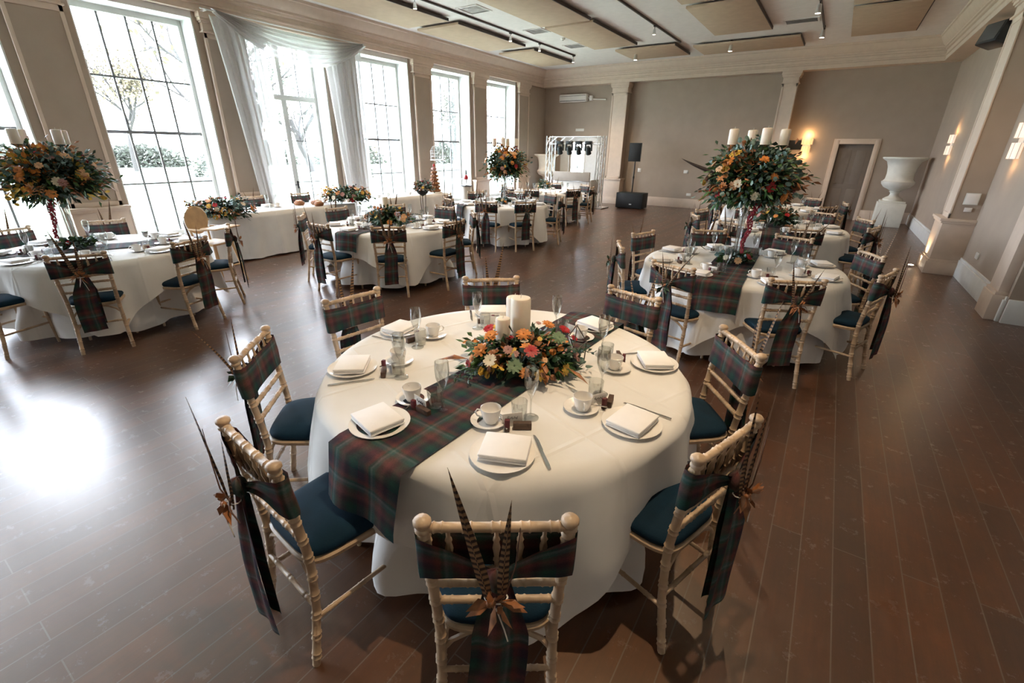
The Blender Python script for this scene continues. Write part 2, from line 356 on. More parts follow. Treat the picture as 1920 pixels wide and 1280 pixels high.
def dup(root, loc, rz=0, label=None, group=None, scale=None):
    r = root.copy(); C.objects.link(r); r.location = loc; r.rotation_euler = (0, 0, rz)
    if scale: r.scale = scale
    if label: r['label'] = label
    if group: r['group'] = group
    if root.name not in KIDS: KIDS[root.name] = [(ch, list(ch.children)) for ch in root.children]
    for ch, gs in KIDS[root.name]:
        c = ch.copy(); C.objects.link(c); c.parent = r
        for g in gs:
            d = g.copy(); C.objects.link(d); d.parent = c
    return r
class Pool:
    """build one of a kind, use it for the first place and copies for the rest"""
    def __init__(s, root): s.root = root; s.used = False; KIDS[root.name] = [(ch, list(ch.children)) for ch in root.children]
    def put(s, loc, rz, label, group, scale=None):
        if not s.used:
            s.used = True; r = s.root; r.location = loc; r.rotation_euler = (0, 0, rz); r['label'] = label
            if group: r['group'] = group
            if scale: r.scale = scale
            return r
        return dup(s.root, loc, rz, label, group, scale)

# ---------------------------------------------------------------- the room
b = MB(); b.box((XG-0.3, YB-0.2, -0.2), (XR+1.6, YE+0.3, 0)); struct('floor', b, floor_m, smooth=0)
b = MB(); b.box((XG-0.3, YB-0.2, ZC), (XR+1.6, YE+0.3, ZC+0.2)); struct('ceiling', b, ceil_m, smooth=0)

# window openings along the left wall
RE = [2.18+2.54*k for k in range(-3, 6)]      # far frame edge of each opening
WW = 1.64
b = MB(); ys = YB-0.2
for e in RE:
    if e-WW > ys: b.box((XG-0.12, ys, 0), (XW, e-WW, ZC))
    b.box((XG-0.12, e-WW, 3.82), (XW, e, ZC)); ys = e
b.box((XG-0.12, ys, 0), (XW, YE+0.2, ZC)); struct('wall_left', b, [jamb_m], smooth=0)
b = MB()
for i, e in enumerate(RE):                       # taupe room-side facing between the openings
    lo = RE[i-1] if i else YB
    b.box((XW, lo+0.02, 0), (XW+0.012, e-WW-0.02, ZC)); 
b.box((XW, RE[-1]+0.02, 0), (XW+0.012, YE, ZC)); struct('trim_1', b, wall_m, smooth=0)
b = MB(); x0, x1 = -8.66, -8.02
b.box((XG-0.1, YE, 0), (x0, YE+0.25, ZC)); b.box((x1, YE, 0), (-0.10, YE+0.25, ZC)); b.box((x0, YE, 2.12), (x1, YE+0.25, ZC)); b.box((x0, YE, 0), (x1, YE+0.25, 0.25))
b.box((-0.10, YE, 2.05), (0.72, YE+0.25, ZC)); b.box((0.72, YE, 0), (XR+0.1, YE+0.25, ZC)); struct('wall_back', b, wall_m, smooth=0)
b = MB(); b.box((XR, 7.35, 0), (XR+0.25, YE+0.2, ZC)); b.box((XR+0.25, 7.35, 0), (3.4, 7.6, ZC)); b.box((3.2, YB, 0), (3.45, 7.35, ZC)); struct('wall_right', b, wall_m, smooth=0)
b = MB(); b.box((1.885, 7.42, 0.34), (XR, 7.80, ZB), 0.004); b.box((1.85, 7.40, 0), (XR, 7.84, 0.30), 0.005); b.box((1.865, 7.41, 0.30), (XR, 7.82, 0.34), 0.005); struct('trim_30', b, trim_m)
b = MB(); b.box((XR+0.001, 7.315, 0), (3.2, 7.35, 0.28), 0.006); struct('baseboard_front', b, jamb_m)
b = MB(); b.box((XG-0.1, YB-0.2, 0), (XR+1.5, YB, ZC)); struct('wall_front', b, wall_m, smooth=0)

# cornice: outline (projection into the room, height)
PROF = [(-0.12, ZB), (0, ZB), (0, 4.02), (0.025, 4.03), (0.025, 4.06), (0.012, 4.07), (0.012, 4.14), (0.05, 4.15), (0.06, 4.185), (0.09, 4.19), (0.09, 4.23), (0.12, 4.25), (0.17, 4.31), (0.215, 4.39), (0.24, 4.40), (0.24, ZC)]
PROF = [(-0.12, ZC)]+PROF
def cornice(name, fn, a, bb, m=trim_m, mitre=(0, 0)):
    q = MB(); vs = []; n = len(PROF)
    for t, s_ in ((a, mitre[0]), (bb, mitre[1])):
        for p in PROF: vs.append(fn(p[0], t+s_*p[0], p[1]))
    fs = [(i, (i+1) % n, n+(i+1) % n, n+i) for i in range(n)]+[tuple(range(n-1, -1, -1)), tuple(range(n, 2*n))]
    q.add(vs, fs); return struct(name, q, m, smooth=20)
cornice('trim_2', lambda d, t, z: (XC+d, t, z), YB, YEC, mitre=(0, -1))
cornice('trim_3', lambda d, t, z: (t, YEC-d, z), XC, XRC, mitre=(1, -1))
cornice('trim_4', lambda d, t, z: (XRC-d, t, z), 7.3, YEC, mitre=(0, -1))
# flat soffit behind each cornice edge
b = MB(); b.box((XW, YB, ZB), (XC-0.11, YEC+0.02, ZC-0.01)); b.box((XW, YEC+0.11, ZB+0.005), (XR, YE, ZC-0.01)); b.box((XRC+0.11, 7.3, ZB+0.002), (XR, YEC+0.02, ZC-0.01)); struct('trim_5', b, trim_m, smooth=0)

def pilaster(name, axis, front, wall, a, bb, top=ZB, recess=True):
    """a panelled pier: base, dado block with cap, shaft with sunk border, capital. axis 0 faces +/-x, axis 1 faces -y"""
    q = MB(); sg = 1 if (axis == 0 and front > wall) else -1
    def bx(e, z0, z1, c=0.004, side=0.0):
        f = front+sg*e; lo, hi = min(wall, f), max(wall, f)
        if axis == 0: q.box((lo, a-e*0.8-side, z0), (hi, bb+e*0.8+side, z1), c)
        else: q.box((a-e*0.8-side, lo, z0), (bb+e*0.8+side, hi, z1), c)
    bx(0.085, 0, 0.20); bx(0.065, 0.20, 0.235); bx(0.05, 0.235, 0.80); bx(0.075, 0.80, 0.835); bx(0.095, 0.835, 0.875)
    q.m = 1; bx(-0.014, 0.875, top-0.30, 0.0); q.m = 0  # shaft's shade put into wall colour; cream panel below paints the lit front
    if not (axis == 0 and front > wall):
        f, g = front-sg*0.015, front-sg*0.011; lo, hi = min(f, g), max(f, g)
        if axis == 0: q.box((lo, a+0.05, 0.875), (hi, bb-0.05, top-0.30))
        else: q.box((a+0.05, lo, 0.875), (bb-0.05, hi, top-0.30))
    # raised border strips on the shaft give the sunk panel
    f0 = front; w = bb-a
    def strip(u0, u1, z0, z1):
        f = f0; g = front-sg*0.02; lo, hi = min(f, g), max(f, g)
        if axis == 0: q.box((lo, u0, z0), (hi, u1, z1), 0.003)
        else: q.box((u0, lo, z0), (u1, hi, z1), 0.003)
    strip(a, a+0.05, 0.875, top-0.30); strip(bb-0.05, bb, 0.875, top-0.30); strip(a, bb, 0.875, 0.95); strip(a, bb, top-0.38, top-0.30)
    bx(0.03, top-0.30, top-0.275); bx(0.0, top-0.275, top-0.15); bx(0.022, top-0.15, top-0.125); bx(0.045, top-0.125, top-0.08); bx(0.065, top-0.08, top)
    return struct(name, q, [trim_m, wall_m], smooth=30)
ti = 6
for i in range(len(RE)):
    c = RE[i]+0.45
    if i < len(RE)-1: pilaster('trim_%d' % ti, 0, XP, XW+0.01, c-0.33, c+0.33); ti += 1
pilaster('trim_%d' % ti, 0, XP, XW+0.01, RE[-1]+0.12, RE[-1]+0.78); ti += 1
for a, c in ((-7.0, -6.44), (-1.84, -1.44)): pilaster('trim_%d' % ti, 1, YEP, YE, a, c); ti += 1
for a, c in ((10.0, 10.62),):
    pilaster('trim_%d' % ti, 0, XRP, XR, a, c); ti += 1

# skirtings
b = MB(); b.box((XW+0.012, YE-0.035, 0), (-0.20, YE, 0.30), 0.006); b.box((0.82, YE-0.035, 0), (XR, YE, 0.30), 0.006); struct('baseboard_back', b, trim_m)
b = MB(); b.box((XR-0.035, 7.36, 0), (XR, YE-0.036, 0.26), 0.006); b.box((XR-0.02, 7.36, 0.26), (XR, YE-0.036, 0.30), 0.004); struct('baseboard_right', b, jamb_m)

# windows
def window(i, e, door=False):
    a = e-WW; q = MB(); x0, x1 = XG-0.06, XG+0.05
    z0, z1 = (0.02 if door else 0.22), 3.82
    fw_ = 0.06
    q.box((x0, a, z0), (x1, a+fw_, z1), 0.004); q.box((x0, e-fw_, z0), (x1, e, z1), 0.004)
    q.box((x0, a+fw_, z1-0.09), (x1, e-fw_, z1), 0.004); q.box((x0, a+fw_, z0), (x1, e-fw_, z0+0.09), 0.004)
    if not door: q.box((XG-0.1, a, 0.16), (XW+0.05, e, 0.22), 0.006)
    w = struct(('door_1' if door else 'window_%d' % i), q, frame_m)
    m = MB(); ya, yb_ = a+fw_, e-fw_
    if door:
        q2 = MB(); q2.box((x0+0.01, ya, 2.72), (x1, yb_, 2.82), 0.004)
        mid = (ya+yb_)/2; q2.box((x0+0.01, mid-0.06, z0), (x1+0.01, mid+0.06, 2.72), 0.004); q2.box((x0+0.01, mid-0.045, 2.82), (x1, mid+0.045, z1-0.09), 0.004)
        q2.box((x0+0.01, ya, z0+0.09), (x1-0.01, yb_, 0.5), 0.004)
        q2.obj('door_stile', frame_m, w)
        for lo, hi in ((ya, mid-0.06), (mid+0.06, yb_)):
            c = (lo+hi)/2; m.box((XG-0.012, c-0.01, 0.5), (XG+0.015, c+0.01, 2.72)); m.box((XG-0.012, c-0.01, 2.82), (XG+0.015, c+0.01, z1-0.09))
            for z in (1.05, 1.92): m.box((XG-0.012, lo, z-0.01), (XG+0.014, hi, z+0.01))
        h = MB(); h.tube([(x1+0.01, mid+0.02, 1.0), (x1+0.05, mid+0.02, 1.0), (x1+0.05, mid-0.08, 1.0)], 0.009); h.box((x1+0.01, mid-0.0, 0.92), (x1+0.018, mid+0.04, 1.08), 0.002); h.obj('handle', black_m, w)
    else:
        for k in (1, 2, 3):
            c = ya+(yb_-ya)*k/4; m.box((XG-0.012, c-0.015, z0+0.09), (XG+0.015, c+0.015, z1-0.09))
        for z, t in ((2.83, 0.014), (2.0, 0.026), (1.16, 0.014)): m.box((XG-0.016, ya, z-t), (XG+0.02, yb_, z+t))
    m.obj('glazing_bar', muntin_m, w)
    g = MB(); g.box((XG-0.004, ya, z0+0.05), (XG+0.000, yb_, z1-0.05)); g.obj('glass_pane', pane_m, w, 0)
wi = 1
for i, e in enumerate(RE):
    if i == 5: window(0, e, True)
    else: window(wi, e); wi += 1
# window and white surround added to stand in for a mirror's reflection
q = MB(); q.box((x0, YE+0.03, 0.25), (x0+0.05, YE+0.11, 2.12), 0.004); q.box((x1-0.05, YE+0.03, 0.25), (x1, YE+0.11, 2.12), 0.004)
q.box((x0, YE+0.03, 2.06), (x1, YE+0.11, 2.12), 0.004); q.box((x0, YE+0.03, 0.25), (x1, YE+0.11, 0.31), 0.004)
w = struct('window_%d' % wi, q, jamb_m)
m = MB(); c = (x0+x1)/2; m.box((c-0.012, YE+0.05, 0.3), (c+0.012, YE+0.08, 2.08))
for z in (0.75, 1.2, 1.65): m.box((x0+0.05, YE+0.05, z-0.011), (x1-0.05, YE+0.08, z+0.011))
m.obj('glazing_bar', muntin_m, w); g = MB(); g.box((x0+0.04, YE+0.062, 0.3), (x1-0.04, YE+0.066, 2.08)); g.obj('glass_pane', pane_m, w, 0)
q = MB(); q.box((-9.05, YE-0.03, 0.3), (x0-0.02, YE, 2.26), 0.006); q.box((x1+0.02, YE-0.03, 0.3), (-7.35, YE, 2.26), 0.006); q.box((x0-0.02, YE-0.03, 2.12), (x1+0.02, YE, 2.26), 0.004)
struct('trim_%d' % ti, q, jamb_m); ti += 1
# door in the end wall
q = MB()
for e in ((0, 0.10, 0.045), (0.10, 0.135, 0.03)):
    a0, a1, d = e
    q.box((-0.10-a1, YE-d, 0), (-0.10-a0, YE, 2.05+a1), 0.004); q.box((0.72+a0, YE-d, 0), (0.72+a1, YE, 2.05+a1), 0.004); q.box((-0.10-a0, YE-d, 2.05+a0), (0.72+a0, YE, 2.05+a1), 0.004)
d2 = struct('door_2', q, trim_m)
q = MB(); q.box((-0.10, YE+0.10, 0.0), (0.72, YE+0.15, 2.05), 0.002)
for z0_, z1_ in ((0.18, 0.85), (0.98, 1.9)):
    for u0, u1 in ((0.02, 0.27), (0.37, 0.62)): q.box((u0, YE+0.092, z0_), (u1-0.02, YE+0.10, z1_), 0.003)
q.obj('door_leaf', mat('taupe_door_paint', (0.20, 0.165, 0.135), 0.55), d2)
q = MB(); q.tube([(0.0, YE+0.10, 1.0), (0.0, YE+0.05, 1.0), (0.09, YE+0.05, 1.0)], 0.01); q.obj('door_handle', steel_m, d2)

# ---------------------------------------------------------------- ceiling fittings
PAN = [(-9.0, -7.78, 6.45, 9.1), (-9.0, -7.75, 9.4, 12.2), (-9.0, -7.8, 12.75, 15.2), (-9.0, -7.78, 3.3, 6.1), (-6.3, -5.1, 7.95, 10.6), (-6.3, -5.1, 10.75, 13.5),
       (-5.9, -4.25, 14.0, 15.5), (-3.9, -1.42, 14.45, 15.75), (-3.14, -1.95, 7.6, 10.45), (-3.14, -1.92, 10.75, 13.4), (-0.42, 0.78, 12.4, 15.1), (-0.42, 0.74, 9.4, 12.1), (-6.3, -5.1, 5.0, 7.7)]
PL = ['second from camera in the row beside the windows', 'third from camera in the row beside the windows', 'farthest in the row beside the windows', 'nearest in the row beside the windows, mostly cropped', 'middle of the second row from windows',
      'far one of the second row, beside the vents', 'left one of the two at the end wall cornice', 'right one of the two at the end wall cornice', 'cropped by top edge, third row from windows', 'far one of third row, left of the grey vent', 'far one of the row nearest the right wall', 'near one of the row nearest the right wall', 'second row from windows, cropped by top edge']
for i, (xa, xb, ya, yb_) in enumerate(PAN):
    t = thing('acoustic_panel', 'flat beige acoustic ceiling panel, '+PL[i], 'ceiling panel', ((xa+xb)/2, (ya+yb_)/2, 4.36), 0, 'beige acoustic ceiling panels')
    w2, l2 = (xb-xa)/2, (yb_-ya)/2
    q = MB(); q.box((-w2, -l2, 0), (w2, l2, 0.045), 0.004); q.obj('panel_board', panel_m, t)
    q = MB()
    q.box((w2+0.001, -l2, 0.002), (w2+0.018, l2, 0.060), 0.0); q.obj('shaded_edge', paneledge_m, t)  # dark strip paints in the shadow along the panel's right side
    for sx in (-0.8, 0.8):
        for sy in (-0.8, 0.8): q = MB(); q.tube([(sx*w2, sy*l2, 0.045), (sx*w2, sy*l2, 0.09)], 0.006); q.obj('hanger', steel_m, t)
def track(x, a, bb, label):
    q = MB(); q.box((x-0.018, a, ZC-0.035), (x+0.018, bb, ZC), 0.003); tag(q.obj('lighting_track', paneledge_m), label, 'lighting track', 'ceiling lighting tracks')
track(-7.35, 3.0, 14.4, 'long slim dark lighting track running beside the left row of panels')
track(-4.14, 2.0, 14.1, 'long slim dark lighting track down the middle of the ceiling')
track(-0.95, 2.0, 14.3, 'slim dark lighting track at right carrying two bright spotlights')
def make_spot():
    t = thing('track_spotlight', 'x', 'spotlight')
    q = MB(); q.box((-0.02, -0.04, 0.11), (0.02, 0.04, 0.135), 0.003); q.tube([(0, 0, 0.11), (0, 0, 0.055)], 0.006); q.obj('bracket', black_m, t)
    q = MB(); q.lathe([(0.012, 0.07), (0.026, 0.062), (0.031, 0.03), (0.040, -0.035), (0.040, -0.04), (0.033, -0.04), (0.031, -0.03)], 14, cap=False); q.obj('lamp_housing', alu_m, t)
    q = MB(); q.lathe([(0.0, -0.037), (0.032, -0.037), (0.032, -0.028), (0.0, -0.024)], 14, cap=False); q.obj('bulb', bulb_m, t)
    return t
sp = Pool(make_spot())
SP = [(-4.14, 11.98, 'on the middle track, second from its far end'), (-5.51, 14.6, 'alone on the ceiling before the end wall, left of centre'), (-2.98, 14.6, 'alone on the ceiling before the end wall, right of centre'),
      (-0.95, 11.75, 'on the right track, nearer of two'), (-0.95, 14.1, 'on the right track at its far end'), (-7.35, 10.9, 'on the left track above middle panel'), (-7.35, 7.65, 'on the left track, nearest in view'),
      (-7.35, 14.3, 'on the left track at its far end'), (-7.35, 12.3, 'on the left track between two others')]
for x, y, l in SP: sp.put((x, y, ZC-0.17 if x in (-4.14, -0.95, -7.35) else ZC-0.19), 0, 'small bright spotlight '+l, 'ceiling spotlights', None if x in (-4.14, -7.35) else (1.4, 1.4, 1.4))
HID = [(-0.95, 4.0), (-0.95, 7.6), (-4.14, 3.4), (-4.14, 7.4), (-7.35, 4.4), (-0.55, 1.6)]  # unseen extra spotlights, added to warm and brighten the nearer tables
for x, y in HID: sp.put((x, y, ZC-0.17), 0, 'small added ceiling spotlight for warm overhead light, outside the view', 'added ceiling spotlights overhead')
def spotlamp(x, y, z, tx, ty, tz, w, ang=95, blend=0.8, col=WARM, name='spot_beam'):
    l = bpy.data.lights.new(name, 'SPOT'); l.energy = w; l.color = col; l.spot_size = math.radians(ang); l.spot_blend = blend; l.shadow_soft_size = 0.035
    o = bpy.data.objects.new(name, l); C.objects.link(o); o.location = (x, y, z)
    o.rotation_euler = (Vector((tx, ty, tz))-Vector((x, y, z))).to_track_quat('-Z', 'Y').to_euler(); return o
for x, y, l in SP: spotlamp(x, y, ZC-0.23, x+(0.3 if x > -2 else 0.0), y-0.2+(1.6 if y > 14 else 0), 0, SPOT_W)
for x, y in HID: spotlamp(x, y, ZC-0.23, x, y, 0, SPOT_W*(1.35 if y < 2 else 0.85))

def vent(x, y, s, label, sx=1.0):
    t = thing('ceiling_vent', label, 'air vent', (x, y, ZC), 0, 'square ceiling air vents')
    q = MB(); h = s/2
    for a0, a1, z in ((h, h-0.035, -0.012),):
        q.box((-a0*sx, -a0, z), (a0*sx, -a1, 0)); q.box((-a0*sx, a1, z), (a0*sx, a0, 0)); q.box((-a0*sx, -a1, z), (-a0*sx+0.035, a1, 0)); q.box((a0*sx-0.035, -a1, z), (a0*sx, a1, 0))
    q.obj('vent_frame', ceil_m, t)
    q = MB(); n = 6
    for k in range(n):
        yy = -h+0.05+(2*h-0.1)*k/(n-1); q.add([(-h*sx+0.04, yy-0.018, -0.012), (h*sx-0.04, yy-0.018, -0.012), (h*sx-0.04, yy+0.018, -0.001), (-h*sx+0.04, yy+0.018, -0.001)], [(0, 1, 2, 3)])
    q.obj('louvre', vent_m, t)
vent(-6.95, 8.95, 0.55, 'square louvred air vent in ceiling, nearest of the three by second panel row')
vent(-6.78, 11.2, 0.50, 'square louvred air vent in ceiling, middle of the three left ones')
vent(-6.77, 13.2, 0.50, 'square louvred air vent in ceiling, farthest of the three left ones')
vent(-1.35, 13.3, 0.42, 'rectangular grey air vent in ceiling beside the right lighting track', 1.6)
t = thing('smoke_detector', 'small round white smoke detector on ceiling between two air vents', 'smoke detector', (-6.6, 12.2, ZC))
q = MB(); q.lathe([(0.06, 0), (0.06, -0.02), (0.04, -0.045), (0, -0.05)], 20); q.obj('detector_body', plastic_m, t)
q = MB(); q.lathe([(0.015, -0.045), (0.015, -0.055), (0, -0.057)], 10); q.obj('sensor_cap', black_m, t)

# right wall, high up: black projector-like speaker on bracket
t = thing('wall_speaker', 'black angled loudspeaker mounted high on the right wall below cornice', 'speaker', (XR, 12.0, 3.55))
q = MB(); q.M = Matrix.Rotation(math.radians(25), 4, 'Z') @ Matrix.Rotation(math.radians(18), 4, 'Y')
q.box((-0.42, -0.22, -0.16), (-0.16, 0.22, 0.16), 0.02); q.obj('speaker_cabinet', black_m, t)
q = MB(); q.M = Matrix.Rotation(math.radians(25), 4, 'Z') @ Matrix.Rotation(math.radians(18), 4, 'Y'); q.box((-0.432, -0.19, -0.13), (-0.42, 0.19, 0.13), 0.005); q.obj('grille', vent_m, t)
q = MB(); q.box((-0.02, -0.07, -0.09), (0.0, 0.07, 0.09), 0.004); q.tube([(-0.01, 0, 0), (-0.2, 0.0, 0.02)], 0.02); q.obj('bracket', black_m, t)

# wall lights
def sconce(x, y, z, axis, label, sm, energy, scale=1.0):
    t = thing('wall_light', label, 'wall light', (x, y, z), 0 if axis == 1 else -PI/2, 'square wall lights')
    s = scale
    q = MB(); q.box((-0.10*s, -0.03, -0.06*s), (0.10*s, 0.0, 0.06*s), 0.004); q.obj('back_plate', plastic_m, t)
    for nm, z0_, z1_, w_ in (('upper_shade', 0.035, 0.20, 0.145), ('lower_shade', -0.20, -0.02, 0.115)):
        q = MB(); n = 12; w_ *= s
        def f(u, v, w_=w_, z0_=z0_*s, z1_=z1_*s):
            a = PI+PI*u; return (w_*math.cos(a), 0.09*s*math.sin(a)-0.008, z0_+(z1_-z0_)*v)
        q.grid(f, n, 1); q.obj(nm, sm, t)
        q = MB()
        for k in range(5):
            a = PI+PI*(k+0.5)/5; q.tube([(w_*1.02*math.cos(a), 0.092*s*math.sin(a)-0.008, z0_*s), (w_*1.02*math.cos(a), 0.092*s*math.sin(a)-0.008, z1_*s)], 0.002, 4)
        q.obj('shade_wire', brown_m, t)
    for dz, e in ((0.14, 1.0), (-0.14, 0.7)):
        l = bpy.data.lights.new('wall_light_glow', 'POINT'); l.energy = energy*e; l.color = (1.0, 0.58, 0.24); l.shadow_soft_size = 0.03
        o = bpy.data.objects.new('wall_light_glow', l); C.objects.link(o)
        o.location = (x, y-0.12, z+dz*2.0*s) if axis == 1 else (x-0.12, y, z+dz*2.0*s)
sconce(-0.90, YE, 2.0, 1, 'glowing amber two-tier wall light on the end wall left of the door', shade_m, 2.2)
sconce(XR, 14.3, 2.0, 0, 'pale two-tier wall light on right wall beside the far urn', shade2_m, 0.9)
sconce(XR, 9.25, 1.98, 0, 'two-tier wall light on right wall at the picture edge', shade2_m, 0.7, 1.1)

# signs, sockets and switches
def plate(name, x, y, z, w, h, axis, label, cat, m=plastic_m, inner=None):
    t = thing(name, label, cat, (x, y, z), 0 if axis == 1 else -PI/2)
    q = MB(); q.box((-w/2, -0.014, -h/2), (w/2, 0, h/2), 0.003); q.obj('plate', m, t)
    q = MB(); q.box((-w/2+0.012, -0.018, -h/2+0.012), (w/2-0.012, -0.0145, h/2-0.012), 0.001); q.obj('face', inner or m, t); return t
plate('picture_frame', 1.83, 9.986, 1.18, 0.17, 0.17, 1, 'small white framed notice on the side of right wall pilaster', 'framed notice', urn_m, card_m)
plate('light_switch', 1.83, 9.986, 1.02, 0.09, 0.06, 1, 'white light switch below the framed notice on pilaster', 'light switch')
plate('wall_socket', XR, 9.2, 0.46, 0.15, 0.09, 0, 'white double socket low on right wall past the pilaster', 'socket')
plate('wall_socket', -4.03, YE, 0.44, 0.16, 0.09, 1, 'white double socket low on the end wall', 'socket')
plate('wall_control', -4.23, YE, 1.17, 0.16, 0.10, 1, 'small white control plate midway up the end wall', 'control plate')
plate('wall_control', -5.85, YE, 1.17, 0.12, 0.12, 1, 'small white control plate behind the speaker pole', 'control plate')
plate('television_screen', -1.20, YE, 2.02, 0.40, 0.26, 1, 'dark little screen on end wall behind the floral candles', 'screen', black_m, black_m)
# wall heater
t = thing('wall_heater', 'white air conditioning unit high on the end wall above light rig', 'air conditioner', (-8.58, YE, 3.55))
q = MB(); q.box((-0.55, -0.2, -0.13), (0.55, 0, 0.13), 0.03); q.obj('casing', plastic_m, t)
q = MB(); q.box((-0.52, -0.206, -0.10), (0.52, -0.198, -0.08)); q.box((-0.52, -0.206, 0.06), (0.52, -0.198, 0.07)); q.obj('air_slot', vent_m, t)
q = MB(); q.tube([(0.55, -0.05, 0), (0.72, -0.05, -0.05), (1.24, -0.03, -0.08)], 0.022); q.box((0.62, -0.1, -0.1), (0.74, 0, 0.06), 0.01); q.obj('pipe', plastic_m, t)
plate('exit_light', -8.3, YE, 2.5, 0.34, 0.09, 1, 'slim pale emergency light above the stand-in window behind the light rig', 'emergency light')
# round arched shadow-maker: standing wire firescreen shape is not on the wall; a floor uplighter disc
t = thing('floor_lamp_disc', 'small bright floor uplighter at the foot of the right wall pilaster', 'uplighter', (1.45, 10.4, 0))
q = MB(); q.lathe([(0.055, 0), (0.055, 0.02), (0.045, 0.028), (0, 0.028)], 18); q.obj('housing', steel_m, t)
q = MB(); q.lathe([(0.038, 0.0285), (0.036, 0.031), (0, 0.032)], 16); q.obj('lens', bulb_m, t)
spotlamp(1.47, 10.42, 0.05, 1.72, 10.35, 1.6, 14, 70, 0.6)
# ---------------------------------------------------------------- chairs
def yb(z): return -0.185-0.0*z if z < 0.45 else -0.185-0.052*((z-0.45)/0.45)**1.1
def make_chair():
    t = thing('banquet_chair', 'x', 'chair')
    # seat outline: rounded square, wider at the front
    def outline(k, n, grow=0.0):
        a = 2*PI*k/n; ca, sa = math.cos(a), math.sin(a); e = 0.42
        x = math.copysign(abs(ca)**e, ca)*(0.195+grow); y = math.copysign(abs(sa)**e, sa)*(0.195+grow)
        return x*(1+0.10*y/0.2), y
    N_ = 40
    q = MB(); vs = []; lv = [(0.0, 0.425), (0.006, 0.43), (0.008, 0.445), (0.0, 0.452)]
    for g, z in lv:
        for k in range(N_): x, y = outline(k, N_, g); vs.append((x, y, z))
    fs = [(i*N_+k, i*N_+(k+1) % N_, (i+1)*N_+(k+1) % N_, (i+1)*N_+k) for i in range(3) for k in range(N_)]+[tuple(range(N_-1, -1, -1)), tuple(3*N_+k for k in range(N_))]
    q.add(vs, fs); q.obj('seat_frame', chair_m, t)
    q = MB(); vs = []; lv = [(-0.006, 0.453), (0.0, 0.462), (0.002, 0.475), (-0.006, 0.489), (-0.028, 0.500), (-0.07, 0.508), (-0.13, 0.512)]
    for g, z in lv:
        for k in range(N_): x, y = outline(k, N_, g); vs.append((x, y, z))
    L_ = len(lv)-1
    fs = [(i*N_+k, i*N_+(k+1) % N_, (i+1)*N_+(k+1) % N_, (i+1)*N_+k) for i in range(L_) for k in range(N_)]+[tuple(range(N_-1, -1, -1)), tuple(L_*N_+k for k in range(N_))]
    q.add(vs, fs); q.obj('seat_pad', navy_m, t, 60)
    for s in (-1, 1):
        q = MB(); q.bamboo([(s*0.178, 0.165, 0.425), (s*0.186, 0.182, 0.0)], 0.0155, 0.105, r1=0.012); q.obj('leg', chair_m, t, 50)
    for s in (-1, 1):
        q = MB(); pts = [(s*0.186, -0.245, 0.0), (s*0.176, -0.20, 0.25), (s*0.174, -0.188, 0.43)]+[(s*(0.174+0.018*(z-0.43)/0.47), yb(z), z) for z in (0.52, 0.62, 0.72, 0.82, 0.895)]
        q.bamboo(pts, 0.0155, 0.095, 9, r1=0.0165); q.obj('leg', chair_m, t, 50)
        q = MB(); q.lathe([(0.016, -0.008), (0.0215, 0.0), (0.0215, 0.006), (0.017, 0.010), (0.018, 0.014), (0.0245, 0.024), (0.0245, 0.032), (0.018, 0.040), (0.0, 0.043)], 12, (s*0.192, yb(0.9), 0.885)); q.obj('finial', chair_m, t, 50)
    q = MB(); q.bamboo([(-0.19, yb(0.895), 0.893), (0, yb(0.895)-0.004, 0.896), (0.19, yb(0.895), 0.893)], 0.0135, 0.076); q.obj('top_rail', chair_m, t, 50)
    for z, r in ((0.715, 0.010), (0.655, 0.0115), (0.575, 0.0115)):
        q = MB(); q.bamboo([(-0.178, yb(z), z), (0.178, yb(z), z)], r, 0.075); q.obj('back_rail', chair_m, t, 50)
    for k in range(5):
        x = -0.128+0.064*k
        q = MB(); z0, z1 = 0.72, 0.887
        pr = [(0, .0065), (.2, .0065), (.24, .0105), (.28, .0065), (.42, .0085), (.55, .0115), (.68, .0075), (.74, .0105), (.8, .006), (1, .006)]
        q.tube([(x*(1-0.02*(1-u)), yb(z0)+(yb(z1)-yb(z0))*u, z0+(z1-z0)*u) for u, _ in pr], [r for _, r in pr], 7); q.obj('spindle', chair_m, t, 50)
    for s in (-1, 1):
        q = MB(); q.bamboo([(s*0.181, -0.21, 0.21), (s*0.182, 0.175, 0.21)], 0.0095, 0.13, 7); q.obj('stretcher', chair_m, t, 50)
    q = MB(); q.bamboo([(-0.182, 0.174, 0.26), (0.182, 0.174, 0.26)], 0.0095, 0.12, 7); q.obj('stretcher', chair_m, t, 50)
    q = MB(); q.bamboo([(-0.178, -0.205, 0.27), (0.178, -0.205, 0.27)], 0.0095, 0.12, 7); q.obj('stretcher', chair_m, t, 50)
    for s in (-1, 1):
        q = MB(); q.tube([(s*0.174, -0.192, 0.34), (s*0.14, -0.188, 0.385), (s*0.09, -0.184, 0.412), (s*0.04, -0.18, 0.424)], 0.009, 6)
        q.tube([(s*0.18, 0.168, 0.34), (s*0.15, 0.166, 0.385), (s*0.10, 0.164, 0.412), (s*0.05, 0.162, 0.424)], 0.009, 6); q.obj('corner_brace', chair_m, t, 50)
    return t
CH = Pool(make_chair())

